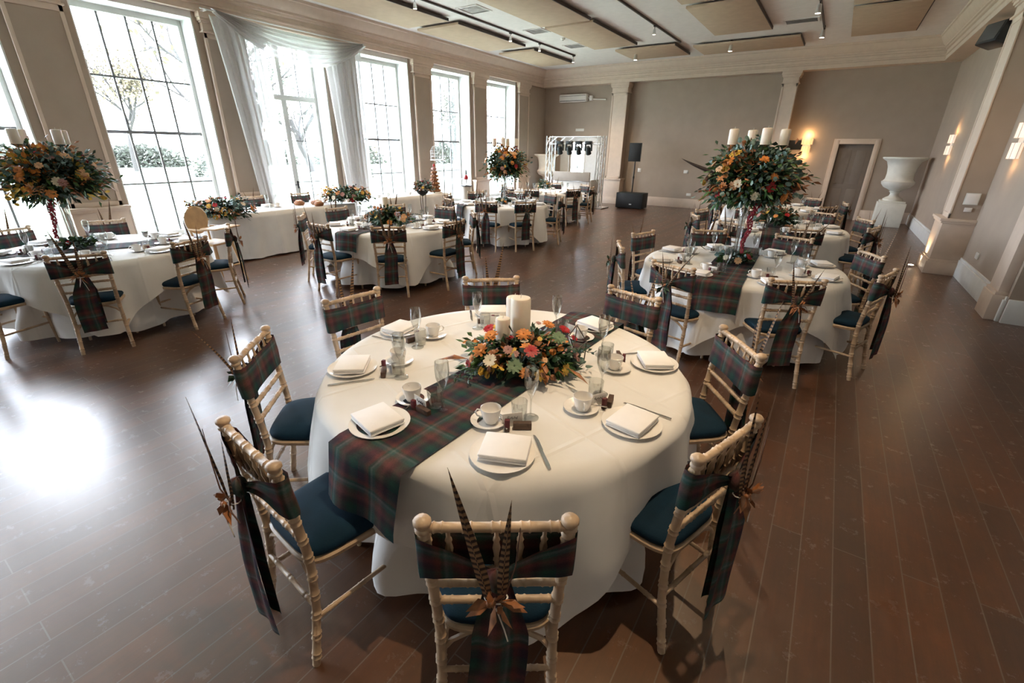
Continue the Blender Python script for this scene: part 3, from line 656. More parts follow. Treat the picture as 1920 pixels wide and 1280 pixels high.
def make_sash(kind):
    t = thing('chair_sash', 'x', 'chair sash')
    q = MB(); y0 = yb(0.79)
    st = [(-0.19, 0.028, .79, .078), (-0.08, 0.022, .787, .074), (0.08, 0.022, .787, .074), (0.19, 0.028, .79, .078), (0.212, 0.018, .79, .078), (0.217, 0.0, .79, .078), (0.21, -0.020, .79, .076),
          (0.17, -0.030, .788, .068), (0.11, -0.036, .782, .052), (0.055, -0.044, .772, .034), (0.012, -0.056, .764, .022)]
    st2 = st[3:]
    def ring(S):
        out = []
        for k in range(len(S)-1):
            for u in (0, 0.5): out.append([S[k][i]+(S[k+1][i]-S[k][i])*u for i in range(4)])
        return out+[list(S[-1])]
    left = [[-a[0]]+list(a[1:]) for a in reversed(ring(st2))]; right = ring(st2)
    S = left[:-1]+[[-0.19, 0.028, .79, .078], [-0.1, .022, .787, .074], [0, .020, .787, .073], [0.1, .022, .787, .074], [0.19, 0.028, .79, .078]]+right[1:]
    n = len(S)-1; arc = [0]
    for k in range(n): arc.append(arc[-1]+math.hypot(S[k+1][0]-S[k][0], S[k+1][1]-S[k][1]))
    nv = 8
    def f(u, v):
        i = round(u*n); x, dy, zc, hh = S[i]; z = zc+(v-0.5)*2*hh
        gather = max(0, 0.078-hh)*0.16
        yy = yb(z)*0.6+y0*0.4+dy+(gather*math.sin(v*16+kind) if dy < -0.02 else 0.002*math.sin(x*40+v*5))
        return (x, yy, z)
    q.grid(f, n, nv, lambda u, v: (arc[round(u*n)], v*0.156)); q.obj('sash_band', plaid_m, t, 180)
    # knot
    q = MB(); yk = y0-0.066
    def kf(u, v):
        a = 2*PI*u; p = PI*v; r = 1+0.13*math.sin(3*a+kind*2)+0.06*math.sin(7*a)
        return (0.034*r*math.sin(p)*math.cos(a), yk+0.026*r*math.sin(p)*math.sin(a), 0.765-0.036*math.cos(p)*(1+.1*math.sin(5*a)))
    q.grid(kf, 18, 10, lambda u, v: (u*0.14, v*0.08), closed=False); q.obj('knot', plaid_m, t, 180)
    # hanging tail
    q = MB(); ln = (0.56, 0.60, 0.53)[kind]; sway = (0.0, 0.025, -0.03)[kind]
    def tf(u, v):
        w = 0.032+0.042*min(1, v*3.2)+0.012*v; x = (u-0.5)*2*w+sway*v+0.01*math.sin(v*5+kind)
        y = yk-0.004-0.026*math.sin(min(1, v*1.6)*PI*0.5)+(0.010*(1-v*0.5))*math.sin(u*9+kind*2+v*2)
        return (x, y, 0.755-v*ln+0.01*u)
    q.grid(tf, 12, 22, lambda u, v: (u*0.16+0.02, 0.3+v*ln)); q.obj('sash_tail', plaid_m, t, 180)
    q = MB()
    def tf2(u, v):
        w = 0.026+0.040*min(1, v*3.2); x = (u-0.5)*2*w+sway*v*0.4+0.012
        return (x, yk+0.008-0.012*math.sin(min(1, v*1.6)*PI*0.5)+0.008*math.sin(u*8+1), 0.755-v*(ln-0.07)-0.012*u)
    q.grid(tf2, 10, 16, lambda u, v: (u*0.15+0.1, v*ln)); q.obj('sash_tail', plaid_m, t, 180)
    return t
SASH = [Pool(make_sash(k)) for k in range(3)]

def feather(q, base, lean, back, ln, w, bend=0.06, rot=0.0):
    """a long narrow tapering feather with a quill"""
    n = 16; R_ = Matrix.Rotation(rot, 3, 'Z')
    def ctr(v): return Vector((base[0]+math.sin(lean)*ln*v+bend*v*v*math.copysign(1, lean or 1), base[1]-math.sin(back)*ln*v, base[2]+ln*v*math.cos(lean)))
    def f(u, v):
        c = ctr(v); ww = w*(0.35+0.65*min(1, v*4))*(1-v**3.0)*(1-0.35*v)
        s = (u-0.5)*2; return tuple(c+R_ @ Vector((s*ww, abs(s)*ww*0.35, 0)))
    q.grid(f, 4, n, lambda u, v: (u*0.02, v*ln))
    q.tube([tuple(ctr(k/8)+Vector((0, -0.001, 0))) for k in range(9)], [0.0018*(1-k/10) for k in range(9)], 5)
def make_spray(kind):
    t = thing('feather_spray', 'x', 'feathers'); y = yb(0.79)-0.10
    specs = {0: [(-0.20, 0.02, 0.47, 0.018, 0.0), (0.04, 0.0, 0.36, 0.016, 0.01)], 1: [(-0.30, 0.03, 0.40, 0.013, -0.02), (0.26, 0.02, 0.34, 0.012, 0.02)],
             2: [(0.42, 0.05, 0.42, 0.012, 0.08), (-0.08, 0.02, 0.33, 0.014, 0.02)]}[kind]
    for lean, back, ln, w, bend in specs:
        q = MB(); feather(q, (0.012*math.copysign(1, lean), y, 0.70), lean, back, ln, w, bend); q.obj('feather', feather_m, t, 60)
    q = MB(); a = (0.5, -0.6, 0.2)[kind]
    q.tube([(0, y, 0.72), (math.sin(a)*0.05, y-0.012, 0.77), (math.sin(a)*0.10, y-0.008, 0.86), (math.sin(a)*0.12, y-0.004, 0.98)], [0.003, 0.0025, 0.002, 0.001], 5)
    q.tube([(0, y, 0.74), (-math.sin(a)*0.09, y-0.02, 0.735), (-math.sin(a)*0.14, y-0.01, 0.69)], [0.004, 0.003, 0.002], 5); q.obj('twig', twig_m, t, 60)
    q = MB(); rr = random.Random(kind+3)
    for k in range(3):
        c = (rr.uniform(-.035, .035), y-0.018, 0.735+rr.uniform(-.02, .03)); q.lathe([(0, -0.009), (0.007, -0.006), (0.0095, 0), (0.006, 0.008), (0, 0.010)], 8, c)
    q.obj('rosehip', bronze_m, t, 60)
    q = MB()
    for k in range(9):
        an = rr.uniform(0, 2*PI); d = Vector((math.cos(an), -0.25, math.sin(an)*0.8)); leaf(q, Vector((0, y-0.012, 0.74))+d*0.01, d, 0.055+0.02*rr.random(), 0.014, rr)
    q.obj('leaf_tuft', bronze_m if kind != 2 else dleaf_m, t, 60)
    q = MB(); q.tube([(0.03*math.cos(a_), y+0.012+0.02*math.sin(a_), 0.728) for a_ in [2*PI*k/10 for k in range(11)]], 0.0022, 5); q.tube([(0, y-0.02, 0.728), (0.02, y-0.026, 0.66), (0.03, y-0.024, 0.61)], 0.002, 5); q.obj('cord', card_m, t, 60)
    return t

def leaf(q, p, d, ln, w, rr, droop=0.25):
    d = Vector(d).normalized(); side = d.cross(Vector((0, 0, 1)))
    if side.length < 0.05: side = Vector((1, 0, 0))
    side.normalize(); nrm = side.cross(d)
    a = rr.uniform(-1.2, 1.2); side = side*math.cos(a)+nrm*math.sin(a); nrm = d.cross(side)
    s0 = Vector(p); m = s0+d*ln*0.5+nrm*ln*0.03; tip = s0+d*ln-Vector((0, 0, ln*droop)); r = m+side*w+nrm*w*0.35; l = m-side*w+nrm*w*0.35
    q.add([tuple(s0), tuple(r), tuple(tip), tuple(l), tuple(m)], [(0, 1, 4), (1, 2, 4), (2, 3, 4), (3, 0, 4)])
def roundleaf(q, p, d, ln, w, rr):
    d = Vector(d).normalized(); side = d.orthogonal().normalized(); a = rr.uniform(0, 6.28); nrm = d.cross(side); side = side*math.cos(a)+nrm*math.sin(a); nrm = d.cross(side)
    c = Vector(p)+d*ln*0.5; vs = [tuple(c)]
    for k in range(8):
        t = 2*PI*k/8; vs.append(tuple(c+d*math.cos(t)*ln*0.5+side*math.sin(t)*w+nrm*abs(math.sin(t))*w*0.25))
    q.add(vs, [(0, 1+k, 1+(k+1) % 8) for k in range(8)])
SPRAY = [Pool(make_spray(k)) for k in range(3)]

# ---------------------------------------------------------------- round tables, cloths
TR = 0.915; TZ = 0.755
DIRN = ['nearest', 'near right', 'right', 'far right', 'farthest', 'far left', 'left', 'near left']
def seatname(cx, cy, ang):
    base = math.degrees(math.atan2(-cy, -cx)); k = int(round(((ang-base) % 360)/45)) % 8
    return DIRN[k]
def fold(a, t, seed, amp=1.0):
    s_ = abs(math.sin(5*a+seed+0.5*math.sin(2*a+seed))); s2 = 0.5+0.5*math.sin(19*a+seed*2.3)
    return amp*(0.125*s_*s_+0.045*s2)*min(1, t/0.5)
def round_cloth(drop, seed, R=TR, sq=None, off=0.0, flare=0.05, rot=0.3):
    q = MB(); nu = 160
    prof = [0, 0.45, 0.8, 0.93, 0.985]; nd = 16
    def F(u, v):
        a = 2*PI*u; k = v*(len(prof)-1+nd)
        if k <= len(prof)-1:
            i = min(int(k), len(prof)-2); r = (prof[i]+(prof[i+1]-prof[i])*(k-i))*R; return (r*math.cos(a), r*math.sin(a), TZ+off+(0.0 if k < len(prof)-1 else -0.002))
        t = (k-(len(prof)-1))/nd
        if sq:
            aa = a-rot; ext = sq/max(abs(math.cos(aa)), abs(math.sin(aa))); dr = min(min(ext, sq*1.36)-R, 0.66)
        else: dr = drop+0.012*math.sin(6*a+seed)
        d = dr*t
        if sq:
            cn = abs(math.sin(2*(a-rot)))**3; r = R+0.012+0.012*min(1, d*5)+0.15*cn*d+(0.070*abs(math.sin(6*(a-rot)+seed*0.4))**1.3-0.022+0.010*math.sin(23*a+seed))*min(1, d*2.6)
        else: r = R-0.004-0.085*min(1, d*3)-0.03*min(1, d*1.5)+fold(a, max(0, d-0.04), seed)*(0.35 if d < 0.3 else 0.35+0.65*min(1, (d-0.3)/0.3))
        z = TZ+off-0.010-max(0.0, d-0.0)*0.985
        return (r*math.cos(a), r*math.sin(a), max(z, 0.006))
    q.grid(F, nu, len(prof)-1+nd, lambda u, v: (u*5.7, v*1.6), closed=True)
    return q
def make_table():
    t = thing('round_table', 'x', 'table')
    q = MB(); q.lathe([(0.0, 0.722), (0.905, 0.722), (0.910, 0.727), (0.910, 0.745), (0.905, 0.750), (0, 0.750)], 48, cap=False); q.obj('tabletop', oak_m, t)
    for a in (45, 135, 225, 315):
        ca, sa = math.cos(math.radians(a)), math.sin(math.radians(a)); q = MB()
        q.tube([(0.5*ca, 0.5*sa, 0.722), (0.68*ca, 0.68*sa, 0.02), (0.68*ca, 0.68*sa, 0.0)], [0.016, 0.016, 0.018], 8); q.obj('leg', steel_m, t)
    return t
TB = Pool(make_table())
def runner(cx, cy, ang, off, hw, dn, df, label, R=TR):
    """strip of tartan laid across a round table and hanging over its edges"""
    q = MB(); ca, sa = math.cos(ang), math.sin(ang); nu, nv = 10, 60
    def F(u, v):
        w = off+(u-0.5)*2*hw; s = -(R+dn)+(2*R+dn+df)*v; L_ = math.sqrt(max(0.01, (R+0.02)**2-w*w)); z = TZ+0.0155+0.0015*math.sin(s*14+w*9)+0.001*math.sin(s*37)
        if abs(s) > L_:
            ex = abs(s)-L_; z -= ex*0.97-0.004; rr_ = L_+0.035+0.035*min(1, ex*4)+0.05*ex+0.014*math.sin(w*22+1)*min(1, ex*5); s = math.copysign(rr_, s)
        elif abs(s) > L_-0.03: s = math.copysign(abs(s)+0.03*(abs(s)-L_+0.03)/0.03, s)
        return (cx+ca*s-sa*w, cy+sa*s+ca*w, z)
    q.grid(F, nu, nv, lambda u, v: (u*2*hw, v*(2*R+dn+df))); o = q.obj('table_runner', plaid_m, None, 180); tag(o, label, 'table runner', 'tartan runners over the round tables')

# ---------------------------------------------------------------- tableware
def make_plate():
    t = thing('dinner_plate', 'x', 'plate'); q = MB()
    q.lathe([(0.0, 0.003), (0.070, 0.003), (0.075, 0.0), (0.08, 0.002), (0.112, 0.011), (0.121, 0.0135), (0.1215, 0.0165), (0.112, 0.0145), (0.083, 0.0065), (0.0, 0.0055)], 40, cap=False)
    q.obj('plate_body', china_m, t, 50); return t
def make_napkin():
    t = thing('folded_napkin', 'x', 'napkin'); q = MB()
    for k, (z0, z1, g) in enumerate(((0.0, 0.008, 0.0), (0.008, 0.016, 0.002), (0.016, 0.026, 0.0))):
        q.box((-0.088+g, -0.074+g*1.5, z0), (0.088-g, 0.074-g, z1), 0.0036)
    vs = [tuple(v) for v in q.v]; q.v = [(x, y, z+0.003*math.sin(x*18)*math.cos(y*20)*(z/0.026)) for x, y, z in vs]
    q.obj('linen_folds', napkin_m, t, 50); return t
def make_cup():
    t = thing('teacup', 'x', 'cup'); q = MB()
    q.lathe([(0.0, 0.004), (0.024, 0.004), (0.026, 0.0), (0.028, 0.004), (0.034, 0.02), (0.040, 0.045), (0.0425, 0.066), (0.041, 0.0665), (0.0385, 0.045), (0.032, 0.02), (0.022, 0.009), (0.0, 0.008)], 26, cap=False); q.obj('cup_bowl', china_m, t, 60)
    q = MB(); q.tube([(0.038, 0, 0.052), (0.055, 0, 0.056), (0.064, 0, 0.043), (0.056, 0, 0.027), (0.036, 0, 0.020)], 0.0035, 7); q.obj('handle', china_m, t, 60); return t
def make_saucer():
    t = thing('saucer', 'x', 'saucer'); q = MB()
    q.lathe([(0.0, 0.002), (0.040, 0.002), (0.044, 0.0), (0.05, 0.003), (0.072, 0.013), (0.0765, 0.015), (0.0765, 0.0175), (0.07, 0.0155), (0.045, 0.0055), (0.0, 0.0045)], 32, cap=False); q.obj('saucer_body', china_m, t, 60); return t
def make_flute():
    t = thing('champagne_flute', 'x', 'glass'); q = MB()
    q.lathe([(0.0, 0.0), (0.032, 0.0), (0.032, 0.002), (0.010, 0.006), (0.004, 0.014), (0.0035, 0.075), (0.006, 0.088), (0.016, 0.105), (0.026, 0.135), (0.0285, 0.165), (0.0265, 0.20), (0.0255, 0.20), (0.0272, 0.165), (0.0248, 0.137), (0.014, 0.108), (0.0, 0.098)], 20, cap=False)
    q.v = [(x*1.08, y*1.08, z*1.16) for x, y, z in q.v]
    q.obj('glass_bowl', glass_m, t, 60); return t
def make_tumbler():
    t = thing('water_tumbler', 'x', 'glass'); q = MB()
    q.lathe([(0.0, 0.0), (0.028, 0.0), (0.030, 0.003), (0.034, 0.09), (0.0325, 0.09), (0.0285, 0.012), (0.0, 0.010)], 20, cap=False); q.obj('glass_body', glass_m, t, 60); return t
def make_knife():
    t = thing('table_knife', 'x', 'knife'); q = MB()
    q.prism([(-0.004, -0.105), (0.006, -0.105), (0.0085, -0.08), (0.0075, 0.0), (0.010, 0.01), (0.011, 0.07), (0.006, 0.105), (-0.001, 0.11), (-0.005, 0.0), (-0.0055, -0.08)], 2, 0.0, 0.0035); q.obj('blade_and_handle', steel_m, t); return t
def make_spoon():
    t = thing('teaspoon', 'x', 'spoon'); q = MB()
    q.tube([(0, -0.06, 0.012), (0, 0.0, 0.013), (0, 0.03, 0.010)], [0.0035, 0.002, 0.0025], 6)
    q.lathe([(0.0, -0.004), (0.009, -0.002), (0.013, 0.001), (0.012, 0.0015), (0.0, -0.0025)], 14, (0, 0.042, 0.012), cap=False); q.obj('spoon_body', steel_m, t); return t
def make_card():
    t = thing('place_card', 'x', 'place card'); q = MB()
    q.box((-0.042, -0.0012, 0.0), (0.042, 0.0012, 0.058), 0.0004); q.obj('card', card_m, t)
    q = MB(); r_ = random.Random(5)
    pts = [(-0.022+0.044*k/24, -0.0022, 0.036+0.005*math.sin(k*1.9)+0.003*math.sin(k*0.8)) for k in range(25)]
    q.tube(pts, 0.0007, 4); q.tube([(-0.020, -0.0022, 0.045), (-0.013, -0.0022, 0.046)], 0.0008, 4); q.obj('handwriting', ink_m, t); return t
def make_block():
    t = thing('wooden_favour', 'x', 'favour'); q = MB()
    q.box((-0.037, -0.011, 0.0), (0.037, 0.011, 0.030), 0.0015); q.obj('block', favour_m, t)
    q = MB()
    for k in range(4): q.box((-0.028+0.001*k, -0.0116, 0.007+0.0055*k), (0.026-0.003*k, -0.011, 0.0085+0.0055*k))
    q.obj('engraving', brown_m, t); return t
def make_bar():
    t = thing('wrapped_favour_bar', 'x', 'favour'); q = MB()
    q.box((-0.010, -0.008, 0.0), (0.010, 0.008, 0.052), 0.002); q.obj('wrap', redbar_m, t)
    q = MB(); q.box((-0.0103, -0.0083, 0.0), (0.0103, 0.0083, 0.018), 0.0015); q.obj('lower_sleeve', favour_m, t); return t
P = {k: Pool(f()) for k, f in dict(plate=make_plate, napkin=make_napkin, cup=make_cup, saucer=make_saucer, flute=make_flute, tumbler=make_tumbler, knife=make_knife, spoon=make_spoon, card=make_card, block=make_block, bar=make_bar).items()}
NAMES = {'plate': 'white round dinner plate', 'napkin': 'folded white linen napkin', 'cup': 'white china teacup', 'saucer': 'white china saucer', 'flute': 'empty champagne flute', 'tumbler': 'clear straight water tumbler',
         'knife': 'steel table knife', 'spoon': 'steel teaspoon', 'card': 'white handwritten place card', 'block': 'dark wooden favour block', 'bar': 'small maroon wrapped favour bar'}
GR = {'plate': 'dinner plates', 'napkin': 'folded napkins', 'cup': 'teacups', 'saucer': 'saucers', 'flute': 'champagne flutes', 'tumbler': 'water tumblers', 'knife': 'table knives', 'spoon': 'teaspoons', 'card': 'place cards', 'block': 'wooden favours', 'bar': 'wrapped favour bars'}
def setting(cx, cy, ang, place, tname, R0=0.79, z=TZ+0.008, jit=0.0, lin=None, items=None):
    """one cover: (radius, sideways angle or offset) around the guest's place"""
    rr = random.Random(int(cx*1000+cy*77+ang*13))
    zz = z
    def put(k, r, da, dz=0, rot=0, dx=0):
        if items and k not in items: return
        if lin: # straight table edge: lin = outward unit vector
            ox, oy = lin; tx, ty = -oy, ox; s = math.radians(da)*0.62; x = cx+ox*(r-0.79)+tx*s; y = cy+oy*(r-0.79)+ty*s; th = math.atan2(oy, ox)
        else:
            th = math.radians(ang+da); x = cx+r*math.cos(th); y = cy+r*math.sin(th)
            th = math.radians(ang)
        # local -y of the item faces the guest
        P[k].put((x+rr.uniform(-jit, jit), y+rr.uniform(-jit, jit), zz+dz), th+PI/2+rot+rr.uniform(-0.08, 0.08)*(jit > 0)*2, '%s, %s place of %s' % (NAMES[k], place, tname), '%s on %s' % (GR[k], tname))
    put('plate', R0-0.01, 1); put('napkin', R0-0.01, 1, 0.0165, rr.uniform(-0.12, 0.12))
    put('saucer', 0.565, -5); put('cup', 0.565, -5, 0.006, rr.uniform(2.2, 4.0)); put('spoon', 0.585, -0.2, 0.006, 0.5)
    put('flute', 0.54, 13); put('tumbler', 0.545, 8); put('knife', R0-0.02, 11.5, 0, 0.15)
    put('card', 0.585, 3.6, 0, rr.uniform(-0.3, 0.3)); put('bar', 0.62, 2.4, 0, rr.uniform(-0.3, 0.3)); put('block', 0.615, 8.0, 0, rr.uniform(-0.3, 0.5))

def chair_at(bx_, by_, inward, place, tname, kind, sash=True, dn='', seatR=0.235):
    """bx_,by_ = top of the backrest; inward = heading towards the table (radians)"""
    x = bx_+math.cos(inward)*seatR; y = by_+math.sin(inward)*seatR; rz = inward-PI/2
    CH.put((x, y, 0), rz, 'pale bamboo-turned chair, navy seat, %s place of %s' % (place, tname), 'banquet chairs round the tables')
    SASH[kind].put((x, y, 0), rz, 'dark tartan sash on chair, %s place of %s' % (place, tname), 'tartan chair sashes')
    SPRAY[(kind*2+int(abs(bx_*10))) % 3 if kind else 0].put((x, y, 0), rz, 'feather spray tied to chair, %s place of %s' % (place, tname), 'pheasant feather sprays on the chairs')

def full_table(cx, cy, angs, tname, seed, Rc=1.22, items=None, topper=1.22, rot=0.3, skip=()):
    used = set()
    TB.put((cx, cy, 0), 0, 'round table under white cloth, '+tname, 'round banquet tables')
    q = round_cloth(0.70, seed); o = q.obj('tablecloth', cloth_m, None, 180, (cx, cy, 0)); tag(o, 'long white floor-length tablecloth on '+tname, 'tablecloth', 'white round tablecloths')
    q = round_cloth(0.5, seed, sq=topper, off=0.006, rot=rot); o = q.obj('table_overlay', cloth_m, None, 180, (cx, cy, 0)); tag(o, 'square white overlay cloth with folded corners on '+tname, 'tablecloth', 'square white overlay cloths')
    for i, a in enumerate(angs):
        if isinstance(a, tuple): a, bxy, inw = a
        else: bxy = (cx+Rc*math.cos(math.radians(a)), cy+Rc*math.sin(math.radians(a))); inw = math.radians(a+180)
        pl = seatname(cx, cy, a)
        k0 = DIRN.index(pl); pl = next(DIRN[(k0+s_) % 8] for s_ in (0, 1, -1, 2, -2, 3, -3, 4) if DIRN[(k0+s_) % 8] not in used); used.add(pl)
        if i not in skip: chair_at(bxy[0], bxy[1], inw, pl, tname, (i+seed) % 3)
        setting(cx, cy, a, pl, tname, jit=0.006, items=items)
T1, T2, T3, T4, T5, T6 = 'the front table', 'the right middle table', 'the far right table', 'the left middle table', 'the far left table', 'the left edge table'
T7, T8 = 'the distant table near light rig', 'the distant table near end door'
# front table: chair backs measured one by one
def inw(deg): return math.radians(deg)
MAIN = [(-57, (-0.53, 0.74), inw(125)), (-98, (-1.40, 0.56), inw(84)), (-141, (-2.20, 1.01), inw(41)), (179, (-2.45, 1.81), inw(-5)),
        (130, (-1.97, 2.69), inw(-50)), (77, (-0.96, 2.95), inw(-105)), (33, (-0.21, 2.44), inw(-144)), (-15, (-0.10, 1.49), inw(162))]
full_table(-1.22, 1.79, MAIN, T1, 3, rot=-0.09)
runner(-1.22, 1.79, math.radians(87.5), -0.065, 0.19, 0.26, 0.22, 'tartan runner hanging over the near edge of the front table under the flowers')
full_table(-0.6, 5.08, [-108, -63, -18, 27, 72, 117, 162, 207], T2, 4, Rc=1.2, rot=0.5)
runner(-0.6, 5.08, math.radians(92), 0.06, 0.19, 0.27, 0.2, 'tartan runner on the right middle table below the tall flowers')
ITEMS_FAR = {'plate', 'napkin', 'cup', 'flute', 'tumbler', 'card', 'block'}
full_table(-0.56, 8.12, [-70, -20, 27, 64, 118, 165, 207, 248], T3, 5, items=ITEMS_FAR, rot=0.1)
full_table(-5.3, 4.75, [-44, 0, 45, 91, 136, 181, 226, 271], T4, 6, rot=0.2)
full_table(-5.63, 8.12, [-70, -35, 20, 65, 110, 155, 200, 245], T5, 7, items=ITEMS_FAR, rot=0.7)
full_table(-6.48, 1.66, [-23, 20, 62, 105, 160, 202, 247, 292], T6, 8, rot=0.4, skip=(3,))
full_table(-6.4, 11.35, [-80, -28, 12, 60, 110, 200, 245], T7, 9, items={'plate', 'napkin', 'flute', 'card'}, rot=0.4)
full_table(-0.9, 11.1, [-90, -40, 10, 60, 115, 160, 215], T8, 10, items={'plate', 'napkin', 'flute', 'card'}, rot=0.4)
runner(-5.3, 4.75, math.radians(100), 0.0, 0.18, 0.25, 0.2, 'tartan runner lying across the left middle table')
runner(-6.48, 1.66, math.radians(70), 0.0, 0.18, 0.2, 0.2, 'tartan runner lying across the left edge table')
runner(-5.63, 8.12, math.radians(60), 0.0, 0.18, 0.25, 0.2, 'tartan runner lying across the far left table')
runner(-0.56, 8.12, math.radians(95), 0.0, 0.18, 0.25, 0.2, 'tartan runner lying across the far right table')

# ---------------------------------------------------------------- flowers
def bloom(q, c, axis, r, rings=4, rr=random, open_=1.0):
    """layered cupped petals around an axis"""
    ax = Vector(axis).normalized(); s = ax.orthogonal().normalized(); t_ = ax.cross(s); c = Vector(c)
    for k in range(rings):
        f = (k+1)/rings; n = 4+2*k; L_ = r*(0.45+0.55*f); tilt = 0.2+0.95*f*open_
        for j in range(n):
            a = 2*PI*(j+0.5*(k % 2))/n+rr.uniform(-0.15, 0.15); d = s*math.cos(a)+t_*math.sin(a); w = d.cross(ax); hw = L_*min(0.44, 2.3/n)
            p0 = c+d*r*0.05; p1 = c+d*L_*math.sin(tilt)*0.55+ax*L_*math.cos(tilt)*0.75+ax*r*0.1; p2 = c+d*L_*math.sin(tilt)*1.0+ax*(L_*math.cos(tilt)*0.95+r*0.02)
            q.add([tuple(p0), tuple(p1+w*hw), tuple(p2+w*hw*0.45), tuple(p2-w*hw*0.45), tuple(p1-w*hw), tuple(p1-d*hw*0.25)], [(0, 1, 5), (1, 2, 5), (2, 3, 5), (3, 4, 5), (4, 0, 5)])
def ell(rr, R, lo=0.75, hi=1.05, zmin=-1):
    while True:
        v = Vector((rr.gauss(0, 1), rr.gauss(0, 1), rr.gauss(0, 1))).normalized()
        if v.z > zmin: break
    k = rr.uniform(lo, hi); return Vector((v.x*R[0], v.y*R[1], v.z*R[2]))*k, v
def arrangement(name, label, loc, rz, R, nl, nf, seed, cat='flower arrangement', zmin=-0.8, lsz=0.055, fsz=0.045, group=None, sprigs=8, mats=None, trail=True):
    """R = half-widths of the flower mass; loc = its centre"""
    rr = random.Random(seed); t = thing(name, label, cat, loc, rz, group)
    q = MB()
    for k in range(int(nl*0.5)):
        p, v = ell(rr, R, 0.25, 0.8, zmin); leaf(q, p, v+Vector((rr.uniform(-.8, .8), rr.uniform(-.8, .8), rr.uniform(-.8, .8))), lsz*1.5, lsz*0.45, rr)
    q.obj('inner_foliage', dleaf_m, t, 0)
    fam = mats or [('eucalyptus_foliage', euca_m, 0.34, True), ('green_foliage', leaf_m, 0.30, False), ('bronze_foliage', bronze_m, 0.20, False), ('dark_foliage', dleaf_m, 0.16, False)]
    for nm, m, fr, rnd in fam:
        q = MB(); clumps = [ell(rr, R, 0.8, 1.0, zmin) for _ in range(max(4, int(nl*fr/22)))]
        for k in range(int(nl*fr)):
            cp, cv = rr.choice(clumps); sp_ = 0.20*min(R)+0.015
            p = cp*rr.uniform(0.72, 1.06)+Vector((rr.gauss(0, sp_), rr.gauss(0, sp_), rr.gauss(0, sp_*0.8)))
            d = (p.normalized()+Vector((rr.uniform(-.7, .7), rr.uniform(-.7, .7), rr.uniform(-.5, .6))))
            if rnd: roundleaf(q, p, d, lsz*rr.uniform(0.6, 1.0), lsz*rr.uniform(0.28, 0.42), rr)
            else: leaf(q, p, d, lsz*rr.uniform(0.8, 1.5), lsz*rr.uniform(0.2, 0.36), rr)
        q.obj(nm, m, t, 0)
    for k in range(sprigs):
        q = MB(); p, v = ell(rr, R, 0.9, 1.0, -0.3); v = (v+Vector((0, 0, 0.1))).normalized(); L_ = rr.uniform(0.35, 0.6)*R[0]
        pts = [p+v*L_*u-Vector((0, 0, 0.06*u*u)) for u in (0, .33, .66, 1)]; q.tube([tuple(a) for a in pts], 0.0016, 4)
        for j in range(9):
            u = 0.2+0.8*j/8; s_ = v.cross(Vector((0, 0, 1))).normalized()*(1 if j % 2 else -1); leaf(q, p+v*L_*u-Vector((0, 0, 0.06*u*u)), s_+v*0.7, lsz*0.75, lsz*0.14, rr)
        q.obj('trailing_sprig', dleaf_m if seed % 2 else bronze_m, t, 0)
    kinds = [('orange_flower', orange_m, 0.30, 1.0), ('peach_rose', peach_m, 0.2, 0.8), ('yellow_flower', yellow_m, 0.2, 1.1), ('red_flower', red_m, 0.14, 0.75), ('cream_rose', cream_m, 0.10, 0.7), ('dusky_flower', pink_m, 0.1, 0.8)]
    for nm, m, fr, op in kinds:
        for k in range(max(1, round(nf*fr))):
            p, v = ell(rr, R, 0.93, 1.08, max(zmin, -0.6)); q = MB(); bloom(q, p, v+Vector((0, 0, 0.25)), fsz*rr.uniform(0.75, 1.15), 4, rr, op); q.obj(nm, m, t, 0)
    return t
def amaranth(t, base, ln, dx=(0.03, 0.0), seed=1, r=0.026):
    rr = random.Random(seed); q = MB()
    for k in range(int(ln*520)):
        u = k/(ln*520); a = rr.uniform(0, 2*PI); w = r*(1.1-0.6*u)*rr.uniform(0.5, 1.1)
        c = (base[0]+dx[0]*u+w*math.cos(a)+0.012*math.sin(u*14), base[1]+dx[1]*u+w*math.sin(a), base[2]-ln*u)
        q.lathe([(0, -0.009), (0.0075, -0.003), (0.006, 0.006), (0, 0.009)], 5, c, cap=False)
    q.obj('hanging_red_tassel', amar_m, t, 0)

def make_candle(r, h):
    t = thing('pillar_candle', 'x', 'candle'); q = MB(); q.lathe([(r*0.97, 0), (r, 0.004), (r, h-0.012), (r*0.93, h-0.003), (r*0.7, h), (r*0.3, h-0.003), (0, h-0.004)], 28); q.obj('wax_body', wax_m, t, 40)
    q = MB(); q.tube([(0, 0, h-0.004), (0.001, 0, h+0.012), (0.003, 0.001, h+0.018)], 0.0014, 5); q.obj('wick', wick_m, t); return t
AUT = [('eucalyptus_foliage', euca_m, 0.24, True), ('green_foliage', leaf_m, 0.22, False), ('bronze_foliage', bronze_m, 0.15, False), ('golden_foliage', yellow_m, 0.08, True), ('orange_foliage', orange_m, 0.05, True), ('dark_foliage', dleaf_m, 0.24, False)]
